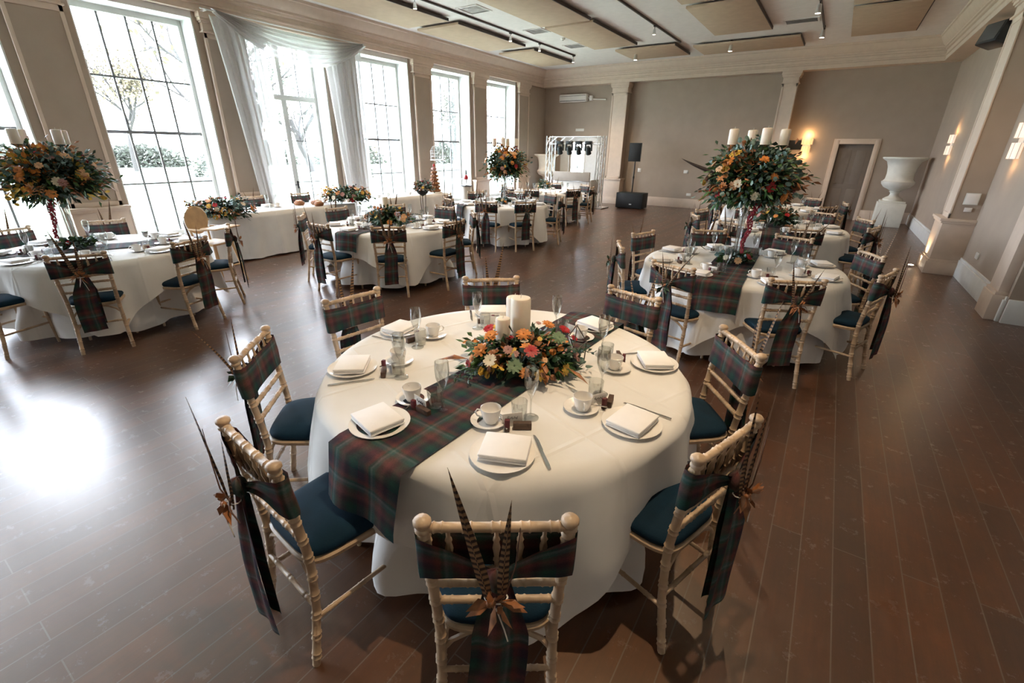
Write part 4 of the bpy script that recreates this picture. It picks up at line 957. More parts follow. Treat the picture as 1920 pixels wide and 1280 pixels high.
# front centrepiece: built flower by flower
cx, cy, z0 = -1.22, 1.79, TZ+0.018
sd = Vector((rt.x, rt.y, 0)); fd = Vector((fw.x, fw.y, 0)).normalized()
def cpos(s, f, z): v = Vector((cx, cy, 0))+sd*s+fd*f; return (v.x, v.y, z)
fc = arrangement('floral_centrepiece', 'low wreath of autumn flowers and eucalyptus around pillar candles on front table', cpos(0.09, -0.03, z0+0.055), 0.59, (0.275, 0.235, 0.075), 620, 14, 21, zmin=-0.1, lsz=0.055, fsz=0.034, sprigs=7, mats=AUT)
def fpart(nm, m, s, f, z, r, rings=5, op=0.8, ax=None):
    q = MB(); bloom(q, (s, f, z), ax or (s*1.2, f*1.2-0.25, 0.55), r, rings, random.Random(int(s*1000+f*77)), op); o = q.obj(nm, m, fc, 0)
fpart('red_flower', red_m, 0.03, -0.17, 0.085, 0.042, 6); fpart('red_flower', red_m, -0.17, 0.07, 0.10, 0.040, 6); fpart('red_flower', red_m, 0.21, 0.10, 0.085, 0.042, 6); fpart('red_flower', red_m, 0.26, 0.06, 0.06, 0.026, 5)
fpart('cream_rose', cream_m, -0.155, -0.20, 0.05, 0.043, 6, 0.7); fpart('green_rose', mat('pale_green_petal', (0.16, 0.25, 0.14), 0.6), -0.045, -0.215, 0.03, 0.045, 5, 0.9)
fpart('green_rose', MATS['pale_green_petal'], 0.17, -0.04, 0.10, 0.045, 5, 0.9); fpart('yellow_flower', yellow_m, -0.13, 0.06, 0.12, 0.030, 4, 0.9); fpart('yellow_flower', yellow_m, -0.165, 0.09, 0.10, 0.028)
fpart('peach_rose', peach_m, 0.095, -0.2, 0.06, 0.018); fpart('yellow_flower', yellow_m, 0.075, -0.09, 0.12, 0.017); fpart('orange_flower', orange_m, 0.13, 0.12, 0.11, 0.04, 4, 1.0); fpart('orange_flower', orange_m, -0.21, -0.10, 0.06, 0.042, 4, 1.1)
fpart('orange_flower', orange_m, 0.0, -0.215, 0.0, 0.032, 4, 1.1); fpart('orange_flower', orange_m, 0.0, 0.0, 0.10, 0.045, 5, 1.0); fpart('orange_flower', orange_m, -0.16, -0.01, 0.10, 0.040, 4, 1.1)
fpart('dusky_flower', pink_m, -0.075, -0.16, 0.09, 0.03); fpart('dusky_flower', pink_m, -0.04, -0.18, 0.08, 0.022); fpart('dusky_flower', pink_m, 0.08, 0.12, 0.12, 0.02)
q = MB(); rq = random.Random(9)
for k in range(26):
    c = (rq.uniform(-.2, .24), rq.uniform(-.2, .12), rq.uniform(.08, .12)); q.lathe([(0, -0.006), (0.006, 0), (0, 0.006)], 6, c, cap=False)
q.obj('seed_pods', pink_m, fc, 0)
q = MB()
for s, f, a in ((-0.27, -0.12, 2.9), (0.2, -0.2, -1.0)): leaf(q, (s, f, 0.03), (math.cos(a), math.sin(a), 0.1), 0.16, 0.016, rq)
q.obj('long_feather_leaf', bronze_m, fc, 0)
for r, h, s, f, zz, l in ((0.052, 0.335, 0.075, 0.06, 0.0, 'tallest ivory pillar candle in the front centrepiece'), (0.046, 0.31, 0.045, 0.15, 0.0, 'ivory pillar candle behind the tallest in the front centrepiece'), (0.038, 0.245, -0.015, 0.0, 0.0, 'shortest ivory pillar candle at left in the front centrepiece')):
    Pool(make_candle(r, h)).put(cpos(s, f, z0+zz), 0, l, 'ivory pillar candles on the front table')
# wire table number holder
t = thing('geometric_wire_frame', 'dark faceted wire frame standing right of the front flowers', 'wire frame', cpos(0.36, 0.02, z0-0.004), 0.6)
A_ = [(0, -0.09, 0.0), (0.03, 0.09, 0.0), (0.05, -0.02, 0.0)]; B_ = [(-0.02, -0.11, 0.10), (-0.02, 0.10, 0.10), (0.06, 0.0, 0.11)]; T_ = [(0.0, -0.02, 0.21)]
V = A_+B_+T_; q = MB()
for a, c in ((0, 1), (1, 2), (2, 0), (0, 3), (1, 4), (2, 5), (3, 5), (5, 4), (3, 6), (4, 6), (5, 6), (3, 4)): q.tube([tuple(Vector(V[a])+Vector((0, 0, .004))), tuple(Vector(V[c])+Vector((0, 0, .004)))], 0.0028, 6)
q.obj('wire_edges', wire_m, t)
q = MB()
for p in V[:6]: q.lathe([(0, 0), (0.005, 0.004), (0, 0.008)], 8, p, cap=False)
q.obj('corner_joint', wire_m, t)

# tall stands with candelabra
def tall_piece(cx, cy, zc, R, tname, seed, offx=0.0, trail=True, big=True):
    t = thing('candelabra_stand', 'tall clear glass stand with four candle arms on '+tname, 'candelabra', (cx, cy, TZ+0.014), 0.4, 'tall candelabra stands')
    q = MB(); h = zc-TZ-R[2]*0.55
    q.lathe([(0.0, 0), (0.085, 0), (0.088, 0.006), (0.04, 0.012), (0.028, 0.02), (0.024, 0.06), (0.030, h*0.6), (0.045, h-0.01), (0.042, h-0.008), (0.027, h*0.6), (0.019, 0.06), (0, 0.03)], 24, cap=False); q.obj('glass_stem', glass_m, t, 60)
    q = MB(); q.tube([(0, 0, 0.01), (0, 0, h+0.25)], 0.006, 8); q.obj('metal_core', steel_m, t)
    top = zc+R[2]-TZ+0.03
    for k in range(4):
        a = PI/2*k; ca, sa = math.cos(a), math.sin(a); q = MB(); q.tube([(0, 0, h+0.16), (ca*0.09, sa*0.09, h+0.12), (ca*0.16, sa*0.16, h+0.17), (ca*0.215, sa*0.215, h+0.25), (ca*0.22, sa*0.22, top-0.02)], 0.006, 7)
        q.obj('arm', steel_m, t, 60); q = MB(); q.lathe([(0.012, -0.03), (0.014, -0.02), (0.04, -0.006), (0.048, 0), (0.0, 0.0)], 16, (ca*0.22, sa*0.22, top)); q.obj('candle_cup', steel_m, t, 60)
    pool = Pool(make_candle(0.042, 0.135))
    for k, nm in enumerate(('right', 'rear', 'left', 'front')):
        a = PI/2*k+0.4; pool.put((cx+0.22*math.cos(a), cy+0.22*math.sin(a), TZ+0.014+top), 0, 'white pillar candle, %s arm of candelabra on %s' % (nm, tname), 'pillar candles on candelabra')
    ar = arrangement('tall_floral_arrangement', 'big ball of eucalyptus and orange autumn flowers raised above '+tname, (cx+offx, cy, zc), 0.2, R, 2600 if big else 1500, 40, seed, lsz=0.062, fsz=0.056, sprigs=12, group=None, mats=AUT if seed != 31 else None)
    if trail: amaranth(ar, (0.02+0.07, -R[1]*0.35, -R[2]*0.7), zc-R[2]*0.7-TZ-0.14, (-0.06, -0.05), seed)
    # ring of greenery at the foot
    arrangement('foliage_ring', 'small ring of green leaves at foot of glass stand on '+tname, (cx, cy, TZ+0.06), 0, (0.15, 0.15, 0.035), 170, 0, seed+50, cat='greenery', zmin=-0.1, lsz=0.05, sprigs=3, mats=[('green_leaves', leaf_m, 0.6, True), ('grey_leaves', euca_m, 0.4, True)])
tall_piece(-0.66, 5.08, 1.57, (0.38, 0.34, 0.25), T2, 31)
tall_piece(-6.64, 1.52, 1.49, (0.36, 0.36, 0.26), T6, 32, trail=True)
tall_piece(-5.58, 8.12, 1.53, (0.36, 0.34, 0.29), T5, 34, trail=False, big=False)
# a long dark feather sticking out of the right arrangement
q = MB(); q.M = Matrix.Translation((-0.95, 4.86, 1.62)) @ Matrix.Rotation(-1.35, 4, 'Y'); feather(q, (0, 0, 0), 0.05, 0.02, 0.34, 0.02, 0.03)
o = q.obj('long_feather', darkfeather_m); tag(o, 'long dark feather poking left out of the tall flowers on right middle table', 'feather')
# low arrangements
arrangement('low_floral_arrangement', 'low mound of peach and bronze flowers round a candle on left middle table', (-5.3, 4.7, TZ+0.10), 0, (0.36, 0.24, 0.11), 620, 24, 41, zmin=-0.2, lsz=0.06, fsz=0.05, mats=AUT)
Pool(make_candle(0.045, 0.30)).put((-5.32, 4.68, TZ+0.10), 0, 'single tall ivory pillar candle on left middle table', None)
arrangement('low_floral_arrangement', 'low mound of orange flowers on far right table', (-0.56, 8.12, TZ+0.11), 0, (0.32, 0.24, 0.12), 420, 14, 42, zmin=-0.2, lsz=0.06, fsz=0.05)
arrangement('low_floral_arrangement', 'tiny vase of red and yellow flowers on table before the light rig', (-6.35, 11.1, TZ+0.16), 0, (0.17, 0.14, 0.13), 200, 8, 43, zmin=-0.3, lsz=0.05, fsz=0.04)
arrangement('low_floral_arrangement', 'small orange flower mound on table before the end door', (-0.9, 11.1, TZ+0.10), 0, (0.26, 0.2, 0.10), 220, 8, 44, zmin=-0.2, lsz=0.05, fsz=0.045)
# ---------------------------------------------------------------- long tables by the windows
def long_table(x0, x1, y0, y1, label, seed):
    t = thing('long_table', 'trestle table hidden under cloth, '+label, 'table', ((x0+x1)/2, (y0+y1)/2, 0), 0, 'long tables by the windows'); w, l = (x1-x0)/2, (y1-y0)/2
    q = MB(); q.box((-w, -l, 0.72), (w, l, 0.75), 0.004); q.obj('tabletop', oak_m, t)
    for sx in (-1, 1):
        for sy in (-1, 1): q = MB(); q.tube([(sx*(w-0.08), sy*(l-0.25), 0.72), (sx*(w-0.08), sy*(l-0.2), 0.0)], 0.015); q.obj('leg', steel_m, t)
    q = MB(); P_ = 2*(2*w+2*l); nu = 220; nd = 10
    def per(u):
        s = u*P_
        for (dx, dy, ln, px, py, nx, ny) in ((1, 0, 2*w, -w, -l, 0, -1), (0, 1, 2*l, w, -l, 1, 0), (-1, 0, 2*w, w, l, 0, 1), (0, -1, 2*l, -w, l, -1, 0)):
            if s <= ln: return px+dx*s, py+dy*s, nx, ny
            s -= ln
        return -w, -l, 0, -1
    def F(u, v):
        x, y, nx, ny = per(u); k = v*(nd+2)
        if k <= 2: f = k/2; return (x*f, y*f, TZ+0.002)
        t_ = (k-2)/nd; a = u*P_; off = 0.01+t_*0.03+(0.022*math.sin(a*13+seed)+0.014*math.sin(a*29+seed))*min(1, t_*1.6)
        return (x+nx*off, y+ny*off, TZ-0.004-t_*(0.725+0.008*math.sin(a*9)))
    q.grid(F, nu, nd+2, closed=True); o = q.obj('long_tablecloth', cloth_m, None, 180, ((x0+x1)/2, (y0+y1)/2, 0)); tag(o, 'floor-length white cloth over '+label, 'tablecloth')
long_table(-8.85, -8.0, 3.45, 6.25, 'the long top table beneath the draped window', 1)
long_table(-8.95, -8.15, 7.1, 9.3, 'the gift table under the windows past the drapes', 2)
T9 = 'the long top table'
for i, (y, nm) in enumerate(((4.0, 'near end'), (4.85, 'second'), (5.85, 'far end'))):
    chair_at(-9.22, y, 0.0, nm, T9, 1)
    setting(-8.72, y, 0, nm, T9, lin=(-1, 0), items={'plate', 'napkin', 'cup', 'saucer', 'flute', 'tumbler', 'card'}, z=TZ+0.008)
arrangement('cascading_floral_arrangement', 'long orange and green flower spray spilling off near end of top table', (-8.12, 3.72, TZ+0.10), 0.9, (0.46, 0.22, 0.16), 760, 36, 51, zmin=-0.6, lsz=0.06, fsz=0.055, sprigs=10, mats=AUT)
arrangement('cascading_floral_arrangement', 'green and orange flower spray at far end of the top table', (-7.98, 6.05, TZ+0.16), 0.6, (0.46, 0.24, 0.17), 760, 34, 52, zmin=-0.4, lsz=0.06, fsz=0.055, sprigs=10, mats=AUT)
for x, y, r, l in ((-8.5, 5.35, 0.10, 'round crusty bread loaf on long top table, nearer one'), (-8.35, 5.62, 0.11, 'round crusty bread loaf on long top table, farther one'), (-8.1, 5.5, 0.09, 'brown bread loaf beside the flowers at far end of the top table')):
    t = thing('bread_loaf', l, 'bread', (x, y, TZ+0.006), 0, 'bread loaves on the long top table'); q = MB()
    q.lathe([(r*0.8, 0), (r, 0.03), (r*0.92, 0.06), (r*0.5, 0.085), (0, 0.09)], 18); q.obj('crust', bun_m, t, 60); q = MB()
    for k in (-1, 0, 1): q.tube([(-r*0.5, k*r*0.35, 0.082), (0, k*r*0.3, 0.09), (r*0.5, k*r*0.35, 0.082)], 0.006, 5)
    q.obj('score_mark', peach_m, t)
# glasses and cups on the gift table
for k in range(9):
    rr = random.Random(k+90); kk = ('cup', 'flute', 'tumbler')[k % 3]; P[kk].put((-8.35-0.35*rr.random(), 7.25+0.17*k, TZ+0.006), k, '%s, %s along the gift table' % (NAMES[kk], ['first', 'second', 'third', 'fourth', 'fifth', 'sixth', 'seventh', 'eighth', 'last'][k]), 'tableware on the gift table')
# tripod flower stand
t = thing('flower_stand', 'slim three-legged metal stand carrying a flower bowl before the gift table', 'flower stand', (-7.55, 7.75, 0))
q = MB(); q.lathe([(0.02, 0.82), (0.11, 0.88), (0.13, 0.93), (0.12, 0.93), (0.02, 0.84)], 18, cap=False); q.obj('bowl', green_black_m, t)
for k in range(3):
    a = 2*PI*k/3+0.4; q = MB(); q.tube([(0.07*math.cos(a), 0.07*math.sin(a), 0.86), (0.05*math.cos(a), 0.05*math.sin(a), 0.5), (0.17*math.cos(a), 0.17*math.sin(a), 0.0)], 0.008); q.obj('leg', wire_m, t)
arrangement('low_floral_arrangement', 'pale green and cream flowers in the three-legged stand', (-7.55, 7.75, 1.0), 0, (0.21, 0.21, 0.12), 320, 12, 61, zmin=-0.4, lsz=0.05, fsz=0.045)
# tiered pastry tower
t = thing('pastry_tower', 'tall brown tapering pastry tower topped with berries beside the windows', 'cake', (-8.42, 9.1, TZ+0.008))
q = MB(); q.lathe([(0.18, 0), (0.19, 0.01), (0.18, 0.02), (0, 0.02)], 26); q.obj('cake_board', card_m, t)
for k in range(7):
    r = 0.155-0.018*k; z = 0.035+0.085*k; q = MB(); n = max(5, int(2*PI*r/0.062))
    for j in range(n):
        a = 2*PI*(j+0.5*(k % 2))/n; q.lathe([(0, -0.03), (0.026, -0.022), (0.034, 0), (0.026, 0.024), (0, 0.032)], 9, (r*math.cos(a)*0.8, r*math.sin(a)*0.8, z+0.02), cap=False)
    q.lathe([(r*0.75, -0.02), (r*0.7, 0.06)], 14, (0, 0, z)); q.obj('pastry_ring', bun_m if k < 6 else pink_m, t, 60)
q = MB(); q.lathe([(0.03, 0), (0.022, 0.05), (0, 0.08)], 10, (0, 0, 0.62)); q.obj('berry_top', red_m, t)
# plinth with cake stand
t = thing('white_plinth', 'tall white cylindrical plinth by the windows', 'plinth', (-8.0, 9.85, 0)); q = MB(); q.lathe([(0.14, 0), (0.14, 0.89), (0.135, 0.9), (0, 0.9)], 28); q.obj('drum', truss_cloth_m, t)
q = MB(); q.lathe([(0.155, 0.9), (0.155, 0.915), (0, 0.915)], 28); q.obj('dark_slab', black_m, t)
t = thing('cake_stand', 'white cake stand with red fruit dessert on the plinth', 'cake stand', (-8.0, 9.85, 0.915)); q = MB(); q.lathe([(0.06, 0), (0.06, 0.01), (0.012, 0.02), (0.012, 0.13), (0.03, 0.14), (0.14, 0.15), (0.145, 0.165), (0, 0.155)], 24); q.obj('stand', china_m, t)
q = MB(); q.lathe([(0.05, 0.155), (0.055, 0.19), (0.03, 0.25), (0.0, 0.27)], 14); q.obj('red_dessert', red_m, t); q = MB(); q.lathe([(0.02, 0.27), (0.018, 0.36), (0.006, 0.38), (0.006, 0.41), (0, 0.41)], 10); q.obj('bottle_neck', dleaf_m, t)
# birdcage on a thin stand
t = thing('birdcage', 'white domed wire birdcage on a slim pole in front of window', 'birdcage', (-9.2, 10.1, 0))
q = MB(); q.lathe([(0.16, 0), (0.16, 0.015), (0.02, 0.03)], 20); q.tube([(0, 0, 0.02), (0, 0, 1.5)], 0.01); q.obj('pole', white_wire_m, t)
q = MB(); q.lathe([(0.19, 1.5), (0.195, 1.51), (0.19, 1.52), (0, 1.52)], 26); q.obj('cage_base', white_wire_m, t)
q = MB()
for k in range(16):
    a = 2*PI*k/16; q.tube([(0.18*math.cos(a), 0.18*math.sin(a), 1.52), (0.18*math.cos(a), 0.18*math.sin(a), 1.74), (0.13*math.cos(a), 0.13*math.sin(a), 1.84), (0, 0, 1.90)], 0.003, 5)
for z in (1.6, 1.68, 1.74): q.tube([(0.182*math.cos(2*PI*k/20), 0.182*math.sin(2*PI*k/20), z) for k in range(21)], 0.003, 5)
q.obj('cage_wire', white_wire_m, t)

# high chair with round back beside the left table
t = thing('round_back_high_chair', 'golden wooden round-backed high chair with tray by the left edge table', 'high chair', (-6.95, 3.0, 0), math.radians(-70))
for sx in (-1, 1):
    for sy in (-1, 1): q = MB(); q.tube([(sx*0.15, sy*0.15, 0.56), (sx*0.22, sy*0.22, 0)], 0.016); q.obj('leg', oak_m, t)
q = MB(); q.box((-0.19, -0.18, 0.55), (0.19, 0.18, 0.58), 0.01); q.obj('seat', oak_m, t)
q = MB(); q.M = Matrix.Translation((0, -0.20, 0.86)) @ Matrix.Rotation(PI/2, 4, 'X'); q.lathe([(0, -0.012), (0.17, -0.012), (0.185, 0), (0.17, 0.012), (0, 0.012)], 30, cap=False); q.obj('round_back', oak_m, t)
for s in (-1, 1): q = MB(); q.tube([(s*0.12, -0.17, 0.56), (s*0.14, -0.2, 0.76)], 0.014); q.obj('back_post', oak_m, t)
for s in (-1, 1): q = MB(); q.tube([(s*0.18, -0.18, 0.76), (s*0.2, 0.05, 0.76), (s*0.18, 0.16, 0.77)], 0.013); q.obj('arm', oak_m, t)
q = MB(); q.box((-0.22, 0.05, 0.77), (0.22, 0.30, 0.79), 0.012); q.obj('tray', oak_m, t)
q = MB(); q.tube([(-0.2, -0.2, 0.22), (0.2, -0.2, 0.22)], 0.012); q.tube([(-0.2, 0.2, 0.25), (0.2, 0.2, 0.25)], 0.012); q.obj('stretcher', oak_m, t)
# side table with dark bottles at the far left
t = thing('side_table', 'low brown wooden side table before the leftmost window', 'side table', (-9.3, 0.75, 0), 0)
q = MB(); q.box((-0.3, -0.45, 0.66), (0.3, 0.45, 0.70), 0.006); q.obj('tabletop', brown_m, t); q = MB(); q.box((-0.27, -0.42, 0.56), (0.27, 0.42, 0.66), 0.004); q.obj('apron', brown_m, t)
for sx in (-1, 1):
    for sy in (-1, 1): q = MB(); q.tube([(sx*0.26, sy*0.4, 0.6), (sx*0.26, sy*0.4, 0)], 0.022); q.obj('leg', brown_m, t)
for x, y, l in ((-9.35, 0.85, 'dark green glass bottle on the side table, nearer the left'), (-9.25, 1.1, 'dark green glass bottle on the side table, nearer the pier')):
    t = thing('bottle', l, 'bottle', (x, y, 0.70), 0, 'dark bottles on the side table'); q = MB(); q.lathe([(0.036, 0), (0.038, 0.01), (0.038, 0.17), (0.03, 0.2), (0.014, 0.23), (0.013, 0.29), (0, 0.29)], 16); q.obj('bottle_glass', dleaf_m, t, 60)
    q = MB(); q.lathe([(0.0155, 0.26), (0.0155, 0.30), (0, 0.302)], 12); q.obj('cap', black_m, t)

# ---------------------------------------------------------------- drapes
def drape(label, xt, y0t, y1t, y0b, y1b, seed, z0=3.86, z1=0.02, x=-9.52):
    q = MB(); nu, nv = 90, 26
    def F(u, v):
        s = v; pin = math.sin(PI*min(1, s*1.0))*0.0
        a = y0t+(y0b-y0t)*s**0.8; c = y1t+(y1b-y1t)*s**0.8
        y = a+(c-a)*u+0.012*math.sin(u*50+seed); xx = x+0.035*math.sin(u*44+seed+0.4*math.sin(s*3))+0.02*math.sin(u*23+seed*2+s)
        return (xx, y, z0+(z1-z0)*s)
    q.grid(F, nu, nv); o = q.obj('sheer_curtain', sheer_m, None, 180); tag(o, label, 'curtain', 'sheer white window drapes')
drape('sheer white curtain falling at near side of the swagged window', 0, 4.85, 5.75, 5.25, 5.85, 1)
drape('sheer white curtain falling at far side of the swagged window', 0, 7.05, 8.02, 7.35, 8.0, 2)
q = MB()
def F(u, v):
    s = v*2-1; sag = (1-s*s)
    depth = 0.05+u*0.0
    y = 4.85+(8.12-4.85)*v; top = 3.93-0.10*sag; wid = 0.05+0.50*sag
    z = top-wid*u; xx = -9.40+0.10*sag*math.sin(PI*min(1, u))+0.035*math.sin(u*40)+0.03
    return (xx, y+0.10*math.sin(u*3)*s*-1, z)
q.grid(F, 70, 60); o = q.obj('curtain_swag', sheer_m, None, 180); tag(o, 'sheer white swag looping across the top of the draped window', 'curtain swag')
t = thing('curtain_pole', 'slim white pole carrying the swag above draped window', 'curtain pole', (-9.5, 6.45, 3.93)); q = MB(); q.tube([(0, -1.7, 0), (0, 1.72, 0)], 0.012); q.obj('rod', white_wire_m, t)
q = MB(); q.box((-0.2, -1.6, -0.01), (0, -1.57, 0.01)); q.box((-0.2, 1.57, -0.01), (0, 1.6, 0.01)); q.obj('wall_bracket', white_wire_m, t)

# ---------------------------------------------------------------- far end: urns, light rig, booth, speaker
def urn(x, y, s, label, m, ped=True, ph=0.66):
    t = thing('stone_urn', label, 'urn', (x, y, ph if ped else 0)); q = MB()
    q.lathe([(0.0, 0.0), (0.20, 0.0), (0.21, 0.04), (0.17, 0.07), (0.10, 0.11), (0.085, 0.17), (0.10, 0.20), (0.125, 0.215), (0.10, 0.23), (0.16, 0.27), (0.27, 0.32), (0.335, 0.40), (0.345, 0.46), (0.32, 0.475)], 40, cap=False)
    for k in range(len(q.v)): q.v[k] = tuple(c*s for c in q.v[k])
    q.obj('foot_and_bowl', m, t, 60); q = MB()
    q.lathe([(0.32, 0.475), (0.285, 0.52), (0.28, 0.64), (0.30, 0.80), (0.35, 0.93), (0.44, 0.985), (0.455, 1.0), (0.455, 1.03), (0.42, 1.035), (0.33, 0.98), (0.27, 0.80), (0.22, 0.60), (0, 0.55)], 40, cap=False)
    for k in range(len(q.v)): q.v[k] = tuple(c*s for c in q.v[k])
    q.obj('rim_and_wall', m, t, 60)
    if ped:
        p = thing('urn_pedestal', 'square stone pedestal under '+label, 'pedestal', (x, y, 0)); q = MB(); q.box((-0.30, -0.30, 0), (0.30, 0.30, ph-0.05), 0.012); q.obj('block', m, p); q = MB(); q.box((-0.27, -0.27, ph-0.05), (0.27, 0.27, ph), 0.012); q.obj('cap', m, p)
urn(1.42, 16.2, 1.04, 'tall white stone urn at right of the end door', urn_m, True, 0.66)
urn(-9.15, 16.05, 1.0, 'cream stone urn in the left far corner', urn2_m, True, 0.62)
# light rig
t = thing('lighting_truss', 'aluminium goalpost lighting truss at the far left of room', 'lighting rig', (-7.45, 15.0, 0))
def truss(q, a, bb, w=0.14):
    a, bb = Vector(a), Vector(bb); d = (bb-a).normalized(); s1 = Vector((0, 1, 0)); s2 = d.cross(s1)
    cs = [s1*w+s2*w, s1*w-s2*w, -s1*w-s2*w, -s1*w+s2*w]
    for c in cs: q.tube([tuple(a+c), tuple(bb+c)], 0.018, 7)
    n = max(1, int((bb-a).length/0.3)); L_ = (bb-a).length/n
    for k in range(n):
        for j in range(4): q.tube([tuple(a+d*L_*k+cs[j]), tuple(a+d*L_*(k+1)+cs[(j+1) % 4])], 0.009, 5)
for sx in (-1, 1): q = MB(); truss(q, (sx*0.94, 0, 0.05), (sx*0.94, 0, 2.24), 0.11); q.obj('upright', alu_m, t)
q = MB(); truss(q, (-0.94, 0, 2.10), (0.94, 0, 2.10), 0.11); q.obj('crossbar', alu_m, t)
for sx in (-1, 1):
    q = MB(); q.box((sx*0.94-0.3, -0.3, 0), (sx*0.94+0.3, 0.3, 0.03), 0.004); q.tube([(sx*0.94+0.28*sx, -0.25, 0.03), (sx*0.94+0.1*sx, 0, 0.5)], 0.012); q.obj('base_plate', alu_m, t)
def make_head():
    t = thing('moving_head_light', 'x', 'stage light'); q = MB(); q.box((-0.10, -0.09, -0.10), (0.10, 0.09, 0), 0.01); q.obj('clamp_base', green_black_m, t)
    for s in (-1, 1): q = MB(); q.box((s*0.105-0.018, -0.05, -0.30), (s*0.105+0.018, 0.05, -0.08), 0.008); q.obj('yoke_arm', green_black_m, t)
    q = MB(); q.M = Matrix.Translation((0, 0, -0.27)) @ Matrix.Rotation(0.5, 4, 'X'); q.lathe([(0.0, 0.12), (0.06, 0.11), (0.082, 0.05), (0.082, -0.08), (0.09, -0.13), (0.08, -0.14), (0, -0.13)], 18); q.obj('lamp_head', green_black_m, t)
    q = MB(); q.M = Matrix.Translation((0, 0, -0.27)) @ Matrix.Rotation(0.5, 4, 'X'); q.lathe([(0.072, -0.14), (0.06, -0.15), (0, -0.155)], 16); q.obj('lens', glass_m, t); return t
mh = Pool(make_head())
for x, l in ((-0.52, 'first'), (-0.17, 'second'), (0.18, 'third'), (0.53, 'last')): mh.put((-7.45+x, 14.88, 2.08), 0.1, 'black moving head light, %s from the left on the truss' % l, 'stage lights on the truss')
t = thing('disc_jockey_booth', 'white cloth covered booth with beige top screen under the light truss', 'booth', (-7.28, 14.55, 0))
q = MB(); q.box((-0.66, -0.04, 0.0), (0.66, 0.0, 0.84), 0.004); q.box((-0.70, -0.0, 0.0), (-0.66, 0.6, 0.9), 0.004); q.box((0.66, 0, 0), (0.70, 0.6, 0.9), 0.004); q.obj('cloth_front', truss_cloth_m, t)
q = MB(); q.box((-0.67, -0.10, 0.86), (0.67, -0.05, 1.14), 0.006); q.obj('top_screen', skin_board_m, t)
q = MB(); q.box((-0.66, 0.05, 0.80), (0.66, 0.6, 0.84), 0.004); q.obj('shelf', black_m, t)
t = thing('equipment_case', 'low black case on floor at right of the booth', 'case', (-6.75, 14.35, 0)); q = MB(); q.box((-0.22, -0.15, 0), (0.22, 0.15, 0.14), 0.01); q.obj('case_body', black_m, t); q = MB(); q.tube([(-0.06, -0.155, 0.08), (-0.06, -0.18, 0.09), (0.06, -0.18, 0.09), (0.06, -0.155, 0.08)], 0.006); q.obj('handle', alu_m, t)
# speaker on pole above sub
t = thing('subwoofer', 'black square bass speaker on floor right of the pier', 'speaker', (-5.58, 15.75, 0)); q = MB(); q.box((-0.46, -0.27, 0.02), (0.46, 0.27, 0.50), 0.012); q.obj('cabinet', green_black_m, t)
q = MB(); q.box((-0.42, -0.285, 0.06), (0.42, -0.27, 0.46), 0.004); q.obj('grille', black_m, t)
q = MB(); q.box((0.02, -0.288, 0.13), (0.10, -0.285, 0.16)); q.obj('badge', alu_m, t)
for s in (-1, 1): q = MB(); q.box((s*0.35-0.04, -0.2, 0), (s*0.35+0.04, 0.2, 0.02)); q.obj('foot', black_m, t)
t = thing('speaker_pole', 'black pole between bass speaker and upper loudspeaker', 'speaker pole', (-5.60, 15.75, 0.50)); q = MB(); q.tube([(0, 0, 0), (0, 0, 0.98)], 0.02); q.obj('tube', black_m, t); q = MB(); q.lathe([(0.03, 0.45), (0.03, 0.52)], 12); q.obj('collar', black_m, t)
t = thing('loudspeaker', 'black loudspeaker raised on the pole against end wall', 'speaker', (-5.60, 15.75, 1.48), 0.1); q = MB(); q.prism([(-0.19, -0.18), (0.19, -0.18), (0.13, 0.18), (-0.13, 0.18)], 2, 0, 0.56); q.obj('cabinet', green_black_m, t)
q = MB(); q.box((-0.17, -0.19, 0.02), (0.17, -0.18, 0.54), 0.003); q.obj('grille', black_m, t)

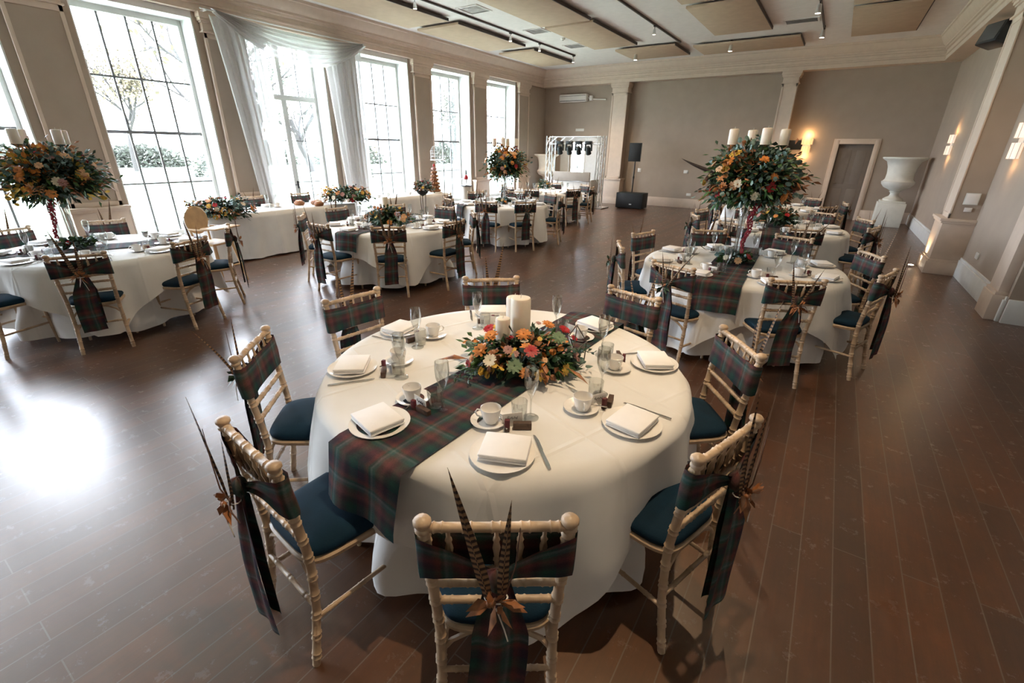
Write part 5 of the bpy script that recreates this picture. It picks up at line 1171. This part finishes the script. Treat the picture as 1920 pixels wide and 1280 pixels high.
# ---------------------------------------------------------------- outside
b = MB(); b.box((-120, -60, -0.35), (XG-1.8, 90, -0.30)); o = b.obj('lawn', grass_m, None, 0); o['kind'] = 'structure'
b = MB(); b.box((XG-1.8, -20, -0.35), (XG-0.32, 30, -0.16)); o = b.obj('terrace', gravel_m, None, 0); o['kind'] = 'structure'
b = MB(); b.box((-60, YE+0.6, -0.35), (40, 90, -0.31)); o = b.obj('rear_lawn', grass_m, None, 0); o['kind'] = 'structure'
def tree(x, y, h, seed, label, leafy=0.0, lean=0.0):
    rr = random.Random(seed); t = thing('parkland_tree', label, 'tree', (x, y, -0.3), 0, 'trees across the lawn'); q = MB(); tips = []
    def br(p, d, ln, r, dep):
        pts = [p]; dd = d.copy()
        for k in range(4): dd = (dd+Vector((rr.uniform(-.22, .22), rr.uniform(-.22, .22), rr.uniform(-.08, .16)))).normalized(); pts.append(pts[-1]+dd*ln/4)
        q.tube([tuple(a) for a in pts], [r*(1-0.42*k/4) for k in range(5)], 6 if dep < 2 else 4, cap=False)
        if dep >= 4: tips.append(pts[-1]); return
        for k in range(3 if dep < 3 else 3):
            a = rr.uniform(0, 2*PI); s = dd.orthogonal().normalized(); s = Matrix.Rotation(a, 3, dd) @ s
            br(pts[rr.choice((2, 3, 4))], (dd*0.75+s*rr.uniform(0.5, 0.95)+Vector((0, 0, 0.08))).normalized(), ln*rr.uniform(0.6, 0.8), r*0.55, dep+1)
            if dep > 0: tips.append(pts[rr.choice((2, 3, 4))])
    br(Vector((0, 0, 0)), Vector((lean, 0, 1)).normalized(), h*0.32, h*0.022, 0); q.obj('trunk_and_branches', bark_m, t, 60)
    q = MB(); n = int(leafy)
    for k in range(n):
        p = rr.choice(tips)+Vector((rr.gauss(0, .4), rr.gauss(0, .4), rr.gauss(0, .3))); leaf(q, p, (rr.uniform(-1, 1), rr.uniform(-1, 1), rr.uniform(-1, .5)), 0.22, 0.09, rr)
    q.obj('remaining_leaves', autumn_m if seed % 2 else hedge_m, t, 0)
tree(-20, 10.0, 11.5, 1, 'bare spreading tree seen through second window, largest', 500, -0.1)
tree(-30, 16, 13, 2, 'bare tree beyond the draped window', 900)
tree(-50, 17, 13, 3, 'pale golden tree at far side of the lawn behind second window', 2600)
tree(-40, 27, 14, 4, 'thin tree seen through the fourth window', 1800)
tree(-28, 0, 12, 5, 'tree seen through the leftmost window', 1600)
tree(-34, 40, 14, 6, 'tree seen through the farthest left window', 2200)
for i, (x, y, r, h) in enumerate(((-58, -1, 4, 2.0), (-62, 9, 5, 2.4), (-60, 21, 4.6, 2.0), (-58, 32, 5, 2.6), (-56, 44, 5.4, 2.8), (-52, 57, 6, 3.0), (-38, 17.5, 1.4, 1.5), (-30, 24, 1.3, 1.3))):
    rr = random.Random(i+200); t = thing('shrub', ('bushy shrub in far hedge line, %s from the left' % ['first', 'second', 'third', 'fourth', 'fifth', 'sixth'][i]) if i < 6 else ('small dark bush on the lawn, nearer one', 'small dark bush on the lawn beyond drapes')[i-6], 'shrub', (x, y, -0.3), 0, 'bushes across the lawn'); q = MB()
    for k in range(2600 if i < 6 else 500):
        p, v = ell(rr, (r*0.6, r, h), 0.5, 1.0, 0.0); leaf(q, p, v+Vector((rr.uniform(-.6, .6), rr.uniform(-.6, .6), rr.uniform(-.4, .6))), 0.5 if i < 6 else 0.3, 0.2 if i < 6 else 0.12, rr)
    q.obj('foliage', hedge_m, t, 0); q = MB(); q.tube([(0, 0, 0), (0, 0, h*0.6)], 0.12, 6); q.obj('stem', bark_m, t)
# sky portals in the window openings keep the daylight clean
for i, e in enumerate(RE):
    l = bpy.data.lights.new('daylight_portal', 'AREA'); l.shape = 'RECTANGLE'; l.size = 3.6; l.size_y = WW-0.1; l.cycles.is_portal = True
    o = bpy.data.objects.new('daylight_portal', l); C.objects.link(o); o.location = (XG-0.14, e-WW/2, 2.0); o.rotation_euler = (0, -PI/2, 0)
bpy.context.view_layer.update()
